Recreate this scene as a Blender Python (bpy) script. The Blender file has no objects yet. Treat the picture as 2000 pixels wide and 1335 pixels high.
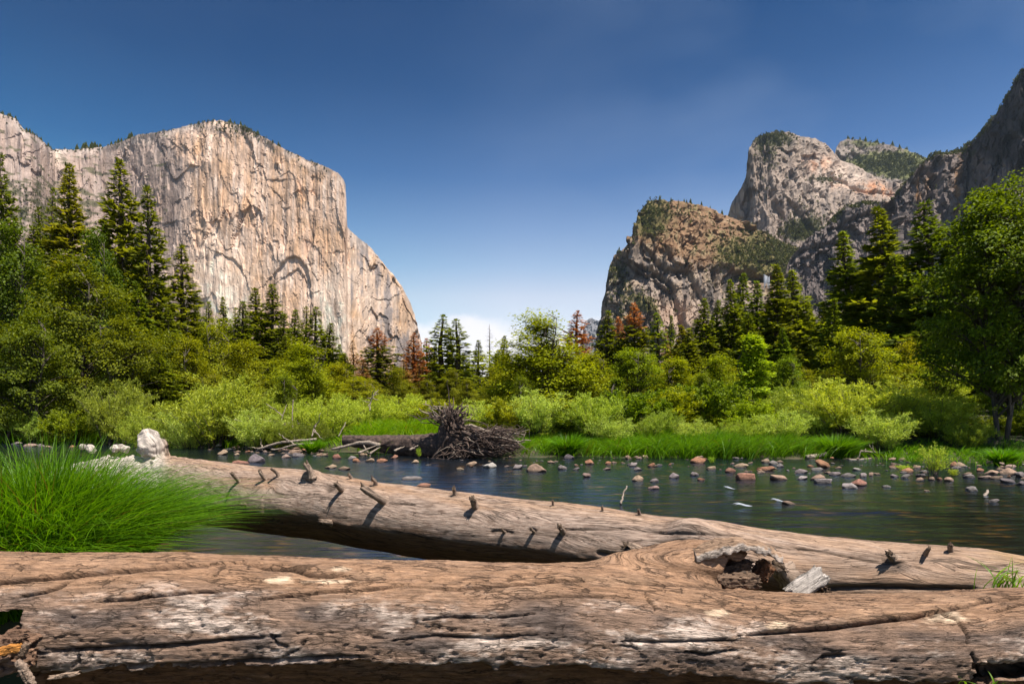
import bpy, math, random
import numpy as np
from mathutils import Vector, Quaternion

# ------------------------------------------------------------------ camera, sky, sun, exposure
scene = bpy.context.scene
C = scene.collection
F = 2000.0 * 22.0 / 36.0          # focal length in photo pixels
HZ = 790.0                        # photo row of the horizon
CH = 1.75                         # eye height above the water
cam_d = bpy.data.cameras.new('camera')
cam_d.lens = 22.0
cam_d.sensor_width = 36.0
cam_d.shift_y = (HZ - 667.5) / 2000.0
cam_d.clip_start = 0.05
cam_d.clip_end = 60000.0
cam = bpy.data.objects.new('camera', cam_d)
cam.location = (0, 0, CH)
cam.rotation_euler = (math.radians(90), 0, 0)
C.objects.link(cam)
scene.camera = cam

SUN_EL, SUN_AZ = math.radians(66.0), math.radians(130.0)     # azimuth from +Y towards +X
S = Vector((math.cos(SUN_EL) * math.sin(SUN_AZ), math.cos(SUN_EL) * math.cos(SUN_AZ), math.sin(SUN_EL)))
sun_d = bpy.data.lights.new('sun', 'SUN')
sun_d.energy = 4.6
sun_d.angle = math.radians(0.5)
sun_d.color = (1.0, 0.93, 0.83)
sun = bpy.data.objects.new('sun', sun_d)
sun.rotation_euler = S.to_track_quat('Z', 'Y').to_euler()
sun.location = (60, -60, 120)
C.objects.link(sun)

world = bpy.data.worlds.new('World')
scene.world = world
world.use_nodes = True
wt = world.node_tree
wt.nodes.clear()


def nd(t, kind, **kw):
    n = t.nodes.new(kind)
    for k, v in kw.items():
        if k == 'inp':
            for kk, vv in v.items():
                n.inputs[kk].default_value = vv
        else:
            setattr(n, k, v)
    return n


sky = nd(wt, 'ShaderNodeTexSky', sky_type='NISHITA', sun_disc=False, sun_elevation=SUN_EL, sun_rotation=SUN_AZ,
         altitude=1200.0, air_density=1.0, dust_density=1.1, ozone_density=3.2)
# deeper blue overhead: polarised sky
sep = nd(wt, 'ShaderNodeSeparateXYZ')
tc = nd(wt, 'ShaderNodeTexCoord')
wt.links.new(tc.outputs['Generated'], sep.inputs[0])
ramp = nd(wt, 'ShaderNodeValToRGB')
els = ramp.color_ramp.elements
els[0].position = 0.02; els[0].color = (0.62, 0.54, 0.51, 1)
els[1].position = 0.56; els[1].color = (0.012, 0.105, 0.19, 1)
for ps_, cc_ in ((0.10, (0.88, 0.64, 0.51)), (0.17, (0.90, 0.64, 0.50)), (0.215, (0.64, 0.55, 0.48)), (0.27, (0.43, 0.43, 0.435)), (0.34, (0.19, 0.275, 0.35)), (0.45, (0.064, 0.16, 0.245))):
    e = els.new(ps_); e.color = (*cc_, 1)
wt.links.new(sep.outputs['Z'], ramp.inputs['Fac'])
mul = nd(wt, 'ShaderNodeMix', data_type='RGBA', blend_type='MULTIPLY', inp={'Factor': 1.0})
wt.links.new(sky.outputs[0], mul.inputs[6])
wt.links.new(ramp.outputs[0], mul.inputs[7])
x2 = nd(wt, 'ShaderNodeMapRange', data_type='FLOAT_VECTOR')
xv = nd(wt, 'ShaderNodeCombineXYZ')
for k_ in range(3): wt.links.new(sep.outputs['X'], xv.inputs[k_])
wt.links.new(xv.outputs[0], x2.inputs['Vector'])
x2.inputs[7].default_value = (-0.65,) * 3; x2.inputs[8].default_value = (0.0,) * 3
x2.inputs[9].default_value = (0.55, 1.45, 1.6); x2.inputs[10].default_value = (2.0, 2.0, 2.0)
dbl = nd(wt, 'ShaderNodeVectorMath', operation='MULTIPLY')
wt.links.new(mul.outputs[2], dbl.inputs[0]); wt.links.new(x2.outputs['Vector'], dbl.inputs[1])
# soft veil of high cloud towards the right, and the bank of cumulus low in the gap
nz = nd(wt, 'ShaderNodeTexNoise', inp={'Scale': 2.2, 'Detail': 4.0, 'Roughness': 0.5})
mp = nd(wt, 'ShaderNodeMapping', inp={'Scale': (1.0, 1.0, 2.4), 'Rotation': (0, 0.5, 0.3)})
wt.links.new(tc.outputs['Generated'], mp.inputs[0])
wt.links.new(mp.outputs[0], nz.inputs['Vector'])
vr = nd(wt, 'ShaderNodeMapRange', inp={'From Min': 0.42, 'From Max': 0.75, 'To Min': 0.0, 'To Max': 0.30})
wt.links.new(nz.outputs[0], vr.inputs[0])
xr = nd(wt, 'ShaderNodeMapRange', inp={'From Min': -0.12, 'From Max': 0.45, 'To Min': 0.10, 'To Max': 1.0})
wt.links.new(sep.outputs['X'], xr.inputs[0])
vm = nd(wt, 'ShaderNodeMath', operation='MULTIPLY')
wt.links.new(vr.outputs[0], vm.inputs[0]); wt.links.new(xr.outputs[0], vm.inputs[1])
veil = nd(wt, 'ShaderNodeMix', data_type='RGBA', inp={7: (2.6, 3.3, 4.6, 1)})
wt.links.new(vm.outputs[0], veil.inputs['Factor'])
wt.links.new(dbl.outputs[0], veil.inputs[6])
nc = nd(wt, 'ShaderNodeTexNoise', inp={'Scale': 7.0, 'Detail': 6.0, 'Roughness': 0.55})
mc = nd(wt, 'ShaderNodeMapping', inp={'Scale': (1.0, 1.0, 2.0)})
wt.links.new(tc.outputs['Generated'], mc.inputs[0]); wt.links.new(mc.outputs[0], nc.inputs['Vector'])
hn = nd(wt, 'ShaderNodeMath', operation='MULTIPLY_ADD', inp={1: 0.16, 2: 0.048})
wt.links.new(nc.outputs[0], hn.inputs[0])
df = nd(wt, 'ShaderNodeMath', operation='SUBTRACT')
wt.links.new(hn.outputs[0], df.inputs[0]); wt.links.new(sep.outputs['Z'], df.inputs[1])
cr = nd(wt, 'ShaderNodeMapRange', interpolation_type='SMOOTHSTEP', inp={'From Min': -0.012, 'From Max': 0.03, 'To Min': 0.0, 'To Max': 0.75})
wt.links.new(df.outputs[0], cr.inputs[0])
cl = nd(wt, 'ShaderNodeMix', data_type='RGBA', inp={7: (7.0, 6.6, 6.7, 1)})
wt.links.new(cr.outputs[0], cl.inputs['Factor'])
wt.links.new(veil.outputs[2], cl.inputs[6])
bg = nd(wt, 'ShaderNodeBackground', inp={'Strength': 0.095})
wo = nd(wt, 'ShaderNodeOutputWorld')
wt.links.new(cl.outputs[2], bg.inputs[0])
wt.links.new(bg.outputs[0], wo.inputs[0])

scene.view_settings.view_transform = 'Standard'
scene.view_settings.look = 'None'
scene.view_settings.exposure = 0.85
scene.view_settings.gamma = 1.0
scene.render.engine = 'CYCLES'
scene.cycles.max_bounces = 6
scene.cycles.transparent_max_bounces = 8
scene.cycles.diffuse_bounces = 3
scene.cycles.glossy_bounces = 3
scene.cycles.transmission_bounces = 4
scene.cycles.caustics_reflective = False
scene.cycles.caustics_refractive = False
scene.cycles.use_denoising = True

# ------------------------------------------------------------------ numeric helpers
RNG = np.random.default_rng(7)
_perm = RNG.permutation(256).astype(np.int32)
_perm = np.concatenate([_perm, _perm])
_g = RNG.normal(size=(256, 3)).astype(np.float32)
_g /= np.linalg.norm(_g, axis=1, keepdims=True)


def pnoise(x, y, z):
    x, y, z = np.broadcast_arrays(np.float32(x), np.float32(y), np.float32(z))
    xi = np.floor(x); yi = np.floor(y); zi = np.floor(z)
    fx = x - xi; fy = y - yi; fz = z - zi
    xi = xi.astype(np.int32) & 255; yi = yi.astype(np.int32) & 255; zi = zi.astype(np.int32) & 255
    u = fx * fx * fx * (fx * (fx * 6 - 15) + 10)
    v = fy * fy * fy * (fy * (fy * 6 - 15) + 10)
    w = fz * fz * fz * (fz * (fz * 6 - 15) + 10)
    out = 0
    for dx in (0, 1):
        a = _perm[(xi + dx) & 255]
        wx = u if dx else 1 - u
        for dy in (0, 1):
            b = _perm[(a + yi + dy) & 255]
            wy = wx * (v if dy else 1 - v)
            for dz in (0, 1):
                g = _g[_perm[(b + zi + dz) & 255]]
                out = out + wy * (w if dz else 1 - w) * (g[..., 0] * (fx - dx) + g[..., 1] * (fy - dy) + g[..., 2] * (fz - dz))
    return out * 1.7


def fbm(x, y, z, octv=4, gain=0.5, seed=0.0):
    a, s, t = 1.0, 0, 0.0
    f = 1.0
    for i in range(octv):
        s = s + a * pnoise(x * f + seed * 13.7 + i * 7.3, y * f + seed * 5.1 - i * 3.1, z * f + seed * 3.3 + i * 1.7)
        t += a; a *= gain; f *= 2.03
    return s / t


def ridged(x, y, z, octv=3, seed=0.0):
    a, s, t, f = 1.0, 0, 0.0, 1.0
    for i in range(octv):
        s = s + a * (1 - np.abs(pnoise(x * f + seed * 11.3 + i * 5.9, y * f + seed * 7.7, z * f - seed * 2.9)) * 1.6)
        t += a; a *= 0.5; f *= 2.07
    return s / t


def hash01(i, j, k):
    h = (np.int64(i) * 73856093) ^ (np.int64(j) * 19349663) ^ (np.int64(k) * 83492791)
    h = (h ^ (h >> 13)) * 1274126177 & 0x7fffffff
    h = (h ^ (h >> 15)) & 0xffffff
    return h / float(0xffffff)


def facets(x, y, seed=0, tilt=1.0):
    """Jittered cells, each a randomly tilted plane: broken rock faces. Also the distance to the cell border."""
    xi = np.floor(x).astype(np.int64); yi = np.floor(y).astype(np.int64)
    best = np.full(x.shape, 9.0); sec = np.full(x.shape, 9.0); val = np.zeros(x.shape)
    for dx in (-1, 0, 1):
        for dy in (-1, 0, 1):
            cx = xi + dx; cy = yi + dy
            px = cx + hash01(cx, cy, seed); py = cy + hash01(cx, cy, seed + 91)
            ex = x - px; ey = y - py
            d = ex * ex + ey * ey
            v = (hash01(cx, cy, seed + 17) - 0.5) + tilt * (ex * (hash01(cx, cy, seed + 31) - 0.5) + ey * (hash01(cx, cy, seed + 47) - 0.5))
            nb = d < best
            sec = np.where(nb, best, np.minimum(sec, d))
            val = np.where(nb, v, val)
            best = np.where(nb, d, best)
    return val, np.sqrt(sec) - np.sqrt(best)


def sstep(a, b, x):
    t = np.clip((x - a) / (b - a), 0, 1)
    return t * t * (3 - 2 * t)


def at(px, py, d):
    return np.array([(px - 1000.0) / F * d, d, CH + (HZ - py) / F * d])


def tab(px, pts):
    p = np.array(pts, float)
    return np.interp(px, p[:, 0], p[:, 1])


def polydist(px, py, line):
    """Distance to a polyline and the signed side (positive below it in the picture)."""
    best = np.full(px.shape, 1e9); side = np.zeros(px.shape); tt = np.zeros(px.shape)
    n = len(line) - 1
    for i in range(n):
        ax, ay = line[i]; bx, by = line[i + 1]
        vx, vy = bx - ax, by - ay
        L = vx * vx + vy * vy + 1e-9
        t = np.clip(((px - ax) * vx + (py - ay) * vy) / L, 0, 1)
        d = np.hypot(px - ax - t * vx, py - ay - t * vy)
        cr_ = vx * (py - ay) - vy * (px - ax)
        m = d < best
        best = np.where(m, d, best); side = np.where(m, np.sign(cr_), side); tt = np.where(m, (i + t) / n, tt)
    return best, side, tt


# ------------------------------------------------------------------ mesh helpers
def np_mesh(name, V, quads=None, tris=None, smooth=True):
    me = bpy.data.meshes.new(name)
    V = np.asarray(V, np.float32)
    nq = 0 if quads is None else len(quads); nt = 0 if tris is None else len(tris)
    loops = []
    if nq: loops.append(np.asarray(quads, np.int32).ravel())
    if nt: loops.append(np.asarray(tris, np.int32).ravel())
    loops = np.concatenate(loops)
    me.vertices.add(len(V)); me.vertices.foreach_set('co', V.ravel())
    me.loops.add(len(loops)); me.loops.foreach_set('vertex_index', loops)
    me.polygons.add(nq + nt)
    st = np.concatenate([np.arange(nq) * 4, nq * 4 + np.arange(nt) * 3]).astype(np.int32)
    me.polygons.foreach_set('loop_start', st)
    me.polygons.foreach_set('use_smooth', np.full(nq + nt, smooth, bool))
    me.update(calc_edges=True)
    return me


def vnormals(me):
    a = np.empty(len(me.vertices) * 3, np.float32)
    me.vertex_normals.foreach_get('vector', a)
    return a.reshape(-1, 3)


def get_co(me):
    a = np.empty(len(me.vertices) * 3, np.float32)
    me.vertices.foreach_get('co', a)
    return a.reshape(-1, 3)


def set_co(me, V):
    me.vertices.foreach_set('co', np.asarray(V, np.float32).ravel()); me.update()


def color_attr(me, name, rgb):
    a = me.attributes.new(name, 'FLOAT_COLOR', 'POINT')
    c = np.ones((len(rgb), 4), np.float32); c[:, :3] = rgb
    a.data.foreach_set('color', c.ravel())


def vec_attr(me, name, v):
    a = me.attributes.new(name, 'FLOAT_VECTOR', 'POINT')
    a.data.foreach_set('vector', np.asarray(v, np.float32).ravel())


class MB:
    """Collects tubes and loose leaf faces into one mesh."""
    def __init__(s): s.V = []; s.Q = []; s.T = []; s.n = 0
    def add(s, V, Q=None, T=None):
        V = np.asarray(V, np.float32)
        if Q is not None and len(Q): s.Q.append(np.asarray(Q) + s.n)
        if T is not None and len(T): s.T.append(np.asarray(T) + s.n)
        s.V.append(V); s.n += len(V)
    def tube(s, pts, rad, k=6, cap=True, rough=0.0, rng=None):
        pts = np.asarray(pts, float); rad = np.asarray(rad, float)
        n = len(pts)
        tg = np.gradient(pts, axis=0); tg /= np.linalg.norm(tg, axis=1, keepdims=True) + 1e-9
        ref = np.array([0, 0, 1.0]) if abs(tg[0, 2]) < 0.9 else np.array([1.0, 0, 0])
        a = np.cross(tg, ref); a /= np.linalg.norm(a, axis=1, keepdims=True) + 1e-9
        b = np.cross(tg, a)
        th = np.arange(k) * 2 * math.pi / k
        r = rad[:, None] * np.ones(k)
        if rough and rng is not None: r = r * (1 + rough * rng.normal(size=(n, k)))
        V = pts[:, None, :] + r[..., None] * (np.cos(th)[None, :, None] * a[:, None, :] + np.sin(th)[None, :, None] * b[:, None, :])
        i = np.arange(n - 1)[:, None] * k; j = np.arange(k)[None, :]; j2 = (j + 1) % k
        Q = np.stack([i + j, i + j2, i + k + j2, i + k + j], -1).reshape(-1, 4)
        V = V.reshape(-1, 3); T = None
        if cap:
            V = np.concatenate([V, pts[:1], pts[-1:]])
            m = n * k; jj = np.arange(k); j2 = (jj + 1) % k
            T = np.concatenate([np.stack([j2, jj, np.full(k, m)], 1), np.stack([(n - 1) * k + jj, (n - 1) * k + j2, np.full(k, m + 1)], 1)])
        s.add(V, Q, T)
    def leaves(s, P, A, B, L, W, bend=0.12):
        """Diamond leaves at P, long axis A, side axis B."""
        n = len(P)
        L = np.broadcast_to(L, (n,))[:, None]; W = np.broadcast_to(W, (n,))[:, None]
        N = np.cross(A, B)
        V = np.stack([P, P + A * L * 0.45 + B * W * 0.5 + N * L * bend, P + A * L, P + A * L * 0.45 - B * W * 0.5 + N * L * bend], 1).reshape(-1, 3)
        s.add(V, np.arange(4 * n).reshape(-1, 4))
    def mesh(s, name, smooth=True):
        return np_mesh(name, np.concatenate(s.V), np.concatenate(s.Q) if s.Q else None, np.concatenate(s.T) if s.T else None, smooth)


def unit(v):
    return v / (np.linalg.norm(v, axis=-1, keepdims=True) + 1e-9)


def frames(A, rng):
    R = unit(rng.normal(size=A.shape))
    return unit(np.cross(A, R))


def surface_nets(f, org, h):
    s = f < 0
    nx, ny, nz = f.shape
    cnt = np.zeros((nx - 1, ny - 1, nz - 1), np.int8)
    cs = [(i, j, k) for i in (0, 1) for j in (0, 1) for k in (0, 1)]
    for (i, j, k) in cs:
        cnt += s[i:nx - 1 + i, j:ny - 1 + j, k:nz - 1 + k]
    act = (cnt > 0) & (cnt < 8)
    I, J, K = np.nonzero(act)
    idx = np.full(act.shape, -1, np.int32); idx[act] = np.arange(len(I))
    val = {c: f[I + c[0], J + c[1], K + c[2]] for c in cs}
    acc = np.zeros((len(I), 3), np.float32); num = np.zeros(len(I), np.float32)
    for c in cs:
        for ax in range(3):
            if c[ax]: continue
            c2 = list(c); c2[ax] = 1; c2 = tuple(c2)
            a = val[c]; b = val[c2]
            m = (a < 0) != (b < 0)
            t = np.where(m, a / np.where(m, a - b, 1), 0)
            for q in range(3):
                acc[:, q] += np.where(m, c[q] + (t if q == ax else 0), 0)
            num += m
    V = np.stack([I, J, K], 1) + acc / num[:, None]
    V = V * h + np.asarray(org)
    quads = []
    for ax in range(3):
        sl0 = [slice(None)] * 3; sl1 = [slice(None)] * 3
        sl0[ax] = slice(0, -1); sl1[ax] = slice(1, None)
        d = s[tuple(sl0)] != s[tuple(sl1)]
        o = [a for a in range(3) if a != ax]
        P = np.nonzero(d)
        P = [p for p in P]
        ok = (P[o[0]] > 0) & (P[o[1]] > 0) & (P[o[0]] < f.shape[o[0]] - 1) & (P[o[1]] < f.shape[o[1]] - 1)
        P = [p[ok] for p in P]
        ins = s[tuple(P)]
        def cell(da, db):
            q = [p.copy() for p in P]; q[o[0]] -= da; q[o[1]] -= db
            return idx[tuple(q)]
        q = np.stack([cell(1, 1), cell(0, 1), cell(0, 0), cell(1, 0)], 1)
        flip = ins if ax != 1 else ~ins
        q = np.where(flip[:, None], q, q[:, ::-1])
        quads.append(q)
    return V, np.concatenate(quads)


# ------------------------------------------------------------------ object helpers
def tag(o, label=None, cat=None, group=None, kind=None):
    if label: o['label'] = label
    if cat: o['category'] = cat
    if group: o['group'] = group
    if kind: o['kind'] = kind
    return o


def obj(name, me, mat=None, parent=None, loc=(0, 0, 0)):
    o = bpy.data.objects.new(name, me)
    C.objects.link(o)
    o.location = loc
    if mat is not None and not me.materials: me.materials.append(mat)
    if parent is not None: o.parent = parent
    return o


def empty(name, loc):
    o = bpy.data.objects.new(name, None); C.objects.link(o); o.location = loc
    o.empty_display_size = 0.2
    return o


# ------------------------------------------------------------------ materials
def new_mat(name):
    m = bpy.data.materials.new(name); m.use_nodes = True
    t = m.node_tree; t.nodes.clear()
    out = nd(t, 'ShaderNodeOutputMaterial')
    return m, t, out


def principled(t, out, **inp):
    b = nd(t, 'ShaderNodeBsdfPrincipled')
    for k, v in inp.items(): b.inputs[k.replace('_', ' ')].default_value = v
    t.links.new(b.outputs[0], out.inputs[0])
    return b


def leaf_mat(name, base, dark, trans=0.35, rough=0.55):
    m, t, out = new_mat(name)
    g = nd(t, 'ShaderNodeNewGeometry'); oi = nd(t, 'ShaderNodeObjectInfo')
    cr_ = nd(t, 'ShaderNodeValToRGB')
    cr_.color_ramp.elements[0].color = (*dark, 1); cr_.color_ramp.elements[1].color = (*base, 1)
    cr_.color_ramp.elements[0].position = 0.05; cr_.color_ramp.elements[1].position = 0.85
    t.links.new(g.outputs['Random Per Island'], cr_.inputs[0])
    mx = nd(t, 'ShaderNodeMix', data_type='RGBA', blend_type='MULTIPLY', inp={'Factor': 1.0})
    t.links.new(cr_.outputs[0], mx.inputs[6]); t.links.new(oi.outputs['Color'], mx.inputs[7])
    b = nd(t, 'ShaderNodeBsdfPrincipled', inp={'Roughness': rough, 'Specular IOR Level': 0.28})
    tr = nd(t, 'ShaderNodeBsdfTranslucent')
    tm = nd(t, 'ShaderNodeMix', data_type='RGBA', blend_type='MULTIPLY', inp={'Factor': 1.0, 7: (1.25, 1.15, 0.45, 1)})
    t.links.new(mx.outputs[2], tm.inputs[6])
    t.links.new(mx.outputs[2], b.inputs['Base Color']); t.links.new(tm.outputs[2], tr.inputs[0])
    ms = nd(t, 'ShaderNodeMixShader', inp={0: trans})
    t.links.new(b.outputs[0], ms.inputs[1]); t.links.new(tr.outputs[0], ms.inputs[2])
    t.links.new(ms.outputs[0], out.inputs[0])
    return m


def bark_mat(name, c1, c2, scale=(6, 6, 1.2), bump=0.5):
    m, t, out = new_mat(name)
    tcn = nd(t, 'ShaderNodeTexCoord'); mpn = nd(t, 'ShaderNodeMapping', inp={'Scale': scale})
    n = nd(t, 'ShaderNodeTexNoise', inp={'Scale': 2.0, 'Detail': 6.0, 'Roughness': 0.65})
    t.links.new(tcn.outputs['Object'], mpn.inputs[0]); t.links.new(mpn.outputs[0], n.inputs['Vector'])
    cr_ = nd(t, 'ShaderNodeValToRGB')
    cr_.color_ramp.elements[0].color = (*c1, 1); cr_.color_ramp.elements[1].color = (*c2, 1)
    cr_.color_ramp.elements[0].position = 0.35; cr_.color_ramp.elements[1].position = 0.65
    b = principled(t, out, Roughness=0.85)
    t.links.new(n.outputs[0], cr_.inputs[0]); t.links.new(cr_.outputs[0], b.inputs['Base Color'])
    bp = nd(t, 'ShaderNodeBump', inp={'Strength': bump, 'Distance': 0.05})
    t.links.new(n.outputs[0], bp.inputs['Height']); t.links.new(bp.outputs[0], b.inputs['Normal'])
    return m


def rock_face_mat(name, scale, bump_d):
    m, t, out = new_mat(name)
    a = nd(t, 'ShaderNodeAttribute', attribute_name='tint')
    tcn = nd(t, 'ShaderNodeTexCoord')
    mpn = nd(t, 'ShaderNodeMapping', inp={'Scale': (scale, scale, scale * 0.30)})
    n = nd(t, 'ShaderNodeTexNoise', inp={'Scale': 1.0, 'Detail': 8.0, 'Roughness': 0.72})
    t.links.new(tcn.outputs['Object'], mpn.inputs[0]); t.links.new(mpn.outputs[0], n.inputs['Vector'])
    r = nd(t, 'ShaderNodeMapRange', inp={'From Min': 0.3, 'From Max': 0.72, 'To Min': 0.62, 'To Max': 1.28})
    t.links.new(n.outputs[0], r.inputs[0])
    vm_ = nd(t, 'ShaderNodeVectorMath', operation='SCALE')
    t.links.new(a.outputs['Color'], vm_.inputs[0]); t.links.new(r.outputs[0], vm_.inputs['Scale'])
    b = principled(t, out, Roughness=0.9)
    b.inputs['Specular IOR Level'].default_value = 0.15
    t.links.new(vm_.outputs[0], b.inputs['Base Color'])
    bp = nd(t, 'ShaderNodeBump', inp={'Strength': 0.9, 'Distance': bump_d})
    t.links.new(n.outputs[0], bp.inputs['Height']); t.links.new(bp.outputs[0], b.inputs['Normal'])
    return m


def wood_mat(name, fibre=(2.0, 150.0), mid=(5.0, 40.0), cells=(3.0, 26.0), bump_d=0.006, crack=0.8):
    """Weathered wood: colour from the 'tint' attribute, fibres and checks from the 'flow' attribute (along, around)."""
    m, t, out = new_mat(name)
    a = nd(t, 'ShaderNodeAttribute', attribute_name='tint')
    fl = nd(t, 'ShaderNodeAttribute', attribute_name='flow')

    def noise(sc, detail, rough, dist=0.0):
        q = nd(t, 'ShaderNodeMapping', inp={'Scale': (sc[0], sc[1], sc[1])})
        t.links.new(fl.outputs['Vector'], q.inputs[0])
        n = nd(t, 'ShaderNodeTexNoise', inp={'Scale': 1.0, 'Detail': detail, 'Roughness': rough, 'Distortion': dist})
        t.links.new(q.outputs[0], n.inputs['Vector'])
        return n

    def rng_(src, a0, a1, b0, b1):
        r = nd(t, 'ShaderNodeMapRange', inp={'From Min': a0, 'From Max': a1, 'To Min': b0, 'To Max': b1})
        t.links.new(src, r.inputs[0]); return r.outputs[0]

    def mathn(op, x, y):
        q = nd(t, 'ShaderNodeMath', operation=op)
        for k_, v_ in ((0, x), (1, y)):
            if isinstance(v_, float): q.inputs[k_].default_value = v_
            else: t.links.new(v_, q.inputs[k_])
        return q.outputs[0]
    nf = noise(fibre, 5.0, 0.65); nm = noise(mid, 8.0, 0.72, 0.4); nw = noise((mid[0] * 0.5, mid[1] * 0.3), 4.0, 0.6)
    # cracks: borders of long jittered cells, warped
    warp = nd(t, 'ShaderNodeVectorMath', operation='MULTIPLY_ADD')
    warp.inputs[1].default_value = (0.10, 0.022, 0.022)
    t.links.new(nm.outputs['Color'], warp.inputs[0]); t.links.new(fl.outputs['Vector'], warp.inputs[2])
    ck = None
    for k_, (cs, wd) in enumerate(((cells, 0.07), ((cells[0] * 2.6, cells[1] * 2.2), 0.10))):
        q = nd(t, 'ShaderNodeMapping', inp={'Scale': (cs[0], cs[1], cs[1] * 0.4), 'Location': (k_ * 3.1, 0, 0)})
        t.links.new(warp.outputs[0], q.inputs[0])
        v = nd(t, 'ShaderNodeTexVoronoi', feature='DISTANCE_TO_EDGE', inp={'Scale': 1.0})
        t.links.new(q.outputs[0], v.inputs['Vector'])
        gate = rng_(nw.outputs[0], 0.47 + 0.04 * k_, 0.63 + 0.04 * k_, 0.0, wd)
        lo = nd(t, 'ShaderNodeMapRange', interpolation_type='SMOOTHSTEP', inp={'From Min': 0.0, 'To Min': 0.0, 'To Max': 1.0})
        t.links.new(mathn('ADD', gate, 0.004), lo.inputs['From Max']); t.links.new(v.outputs['Distance'], lo.inputs[0])
        ck = lo.outputs[0] if ck is None else mathn('MULTIPLY', ck, lo.outputs[0])
    val = mathn('MULTIPLY', rng_(nf.outputs[0], 0.30, 0.70, 0.66, 1.32), rng_(nm.outputs[0], 0.30, 0.70, 0.55, 1.38))
    pit = rng_(nm.outputs[0], 0.27, 0.36, 0.35, 1.0)
    val = mathn('MULTIPLY', val, pit)
    val = mathn('MULTIPLY', val, rng_(ck, 0.0, 1.0, 1.0 - crack, 1.0))
    vm_ = nd(t, 'ShaderNodeVectorMath', operation='SCALE')
    t.links.new(a.outputs['Color'], vm_.inputs[0]); t.links.new(val, vm_.inputs['Scale'])
    b = principled(t, out, Roughness=0.78)
    b.inputs['Specular IOR Level'].default_value = 0.2
    t.links.new(vm_.outputs[0], b.inputs['Base Color'])
    hgt = mathn('ADD', mathn('MULTIPLY', nf.outputs[0], 0.55), mathn('MULTIPLY', nm.outputs[0], 1.3))
    hgt = mathn('ADD', hgt, mathn('MULTIPLY', ck, crack))
    bp = nd(t, 'ShaderNodeBump', inp={'Strength': 1.0, 'Distance': bump_d})
    t.links.new(hgt, bp.inputs['Height']); t.links.new(bp.outputs[0], b.inputs['Normal'])
    return m


M_LEAF = leaf_mat('broad leaves', (0.43, 0.44, 0.016), (0.13, 0.16, 0.010), 0.46)
M_NEEDLE = leaf_mat('needles', (0.31, 0.35, 0.030), (0.09, 0.115, 0.013), 0.44, 0.6)
M_WILLOW = leaf_mat('willow leaves', (0.60, 0.63, 0.11), (0.27, 0.32, 0.04), 0.46)
M_RUST = leaf_mat('dead needles', (0.58, 0.35, 0.17), (0.30, 0.17, 0.08), 0.2, 0.7)
M_GRASS = leaf_mat('grass blades', (0.21, 0.37, 0.012), (0.06, 0.15, 0.006), 0.48, 0.45)
_e = M_GRASS.node_tree.nodes['Color Ramp'].color_ramp.elements
_b = _e.new(0.0); _b.color = (0.22, 0.15, 0.045, 1)
_b = _e.new(0.035); _b.color = (0.20, 0.15, 0.035, 1)
M_BRUSH = leaf_mat('mountain brush', (0.125, 0.130, 0.022), (0.045, 0.055, 0.012), 0.15, 0.8)
M_TRUNK = bark_mat('tree bark', (0.035, 0.024, 0.018), (0.12, 0.085, 0.06))
M_GREYBARK = bark_mat('grey bark', (0.045, 0.035, 0.028), (0.12, 0.095, 0.075))
M_DEADWOOD = bark_mat('bleached deadwood', (0.16, 0.12, 0.09), (0.38, 0.31, 0.25), (9, 9, 2))
M_ROOT = bark_mat('dark root wood', (0.022, 0.014, 0.012), (0.125, 0.08, 0.06), (5, 5, 5))

# ------------------------------------------------------------------ terrain: one ground sheet with the river channel
_far = [(-700, 846), (-200, 855), (0, 860), (150, 864), (330, 866), (480, 872), (640, 880), (760, 886), (900, 892), (1040, 890), (1300, 892),
        (1560, 893), (1700, 895), (1820, 899), (1900, 903), (2000, 907), (2300, 915), (3000, 930)]
_fx = []; _fy = []
for p, r in _far:
    d = CH * F / (r - HZ); _fx.append((p - 1000) / F * d); _fy.append(d)


def yfar(x): return np.interp(x, _fx, _fy)
def ynear(x): return np.interp(x, [-30, -9, -5.2, -3.9, -2.3, -1.4, 0, 2, 4, 8, 30], [3.0, 4.2, 6.2, 6.5, 6.0, 5.1, 4.9, 4.6, 4.3, 3.6, 1.0])


def gz(x, y):
    x = np.asarray(x, float); y = np.asarray(y, float)
    n = fbm(x * 0.35, y * 0.35, 0.5, 3)
    t_f = y - yfar(x) + n * 0.8
    t_n = ynear(x) - y + n * 0.35
    z_f = 0.16 * sstep(-0.3, 1.2, t_f) + 0.45 * sstep(0.8, 4.0, t_f) + 0.8 * sstep(4, 40, t_f) + 0.10 * n * sstep(0, 3, t_f)
    z_n = 0.22 * sstep(-0.2, 1.0, t_n) + 0.05 * n
    bed = -0.42 * sstep(0.0, 2.2, -t_f) * sstep(0.0, 1.2, -t_n) + 0.10 * n
    z = np.where(t_f > -0.3, np.maximum(z_f, bed), np.where(t_n > -0.2, np.maximum(z_n, bed), bed))
    mound = 0.46 * np.exp(-(((x + 3.3) / 1.3) ** 2 + ((y - 4.5) / 0.9) ** 2) * 1.3)
    return z + mound


def gz1(x, y): return float(gz(np.array([x]), np.array([y]))[0])


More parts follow.
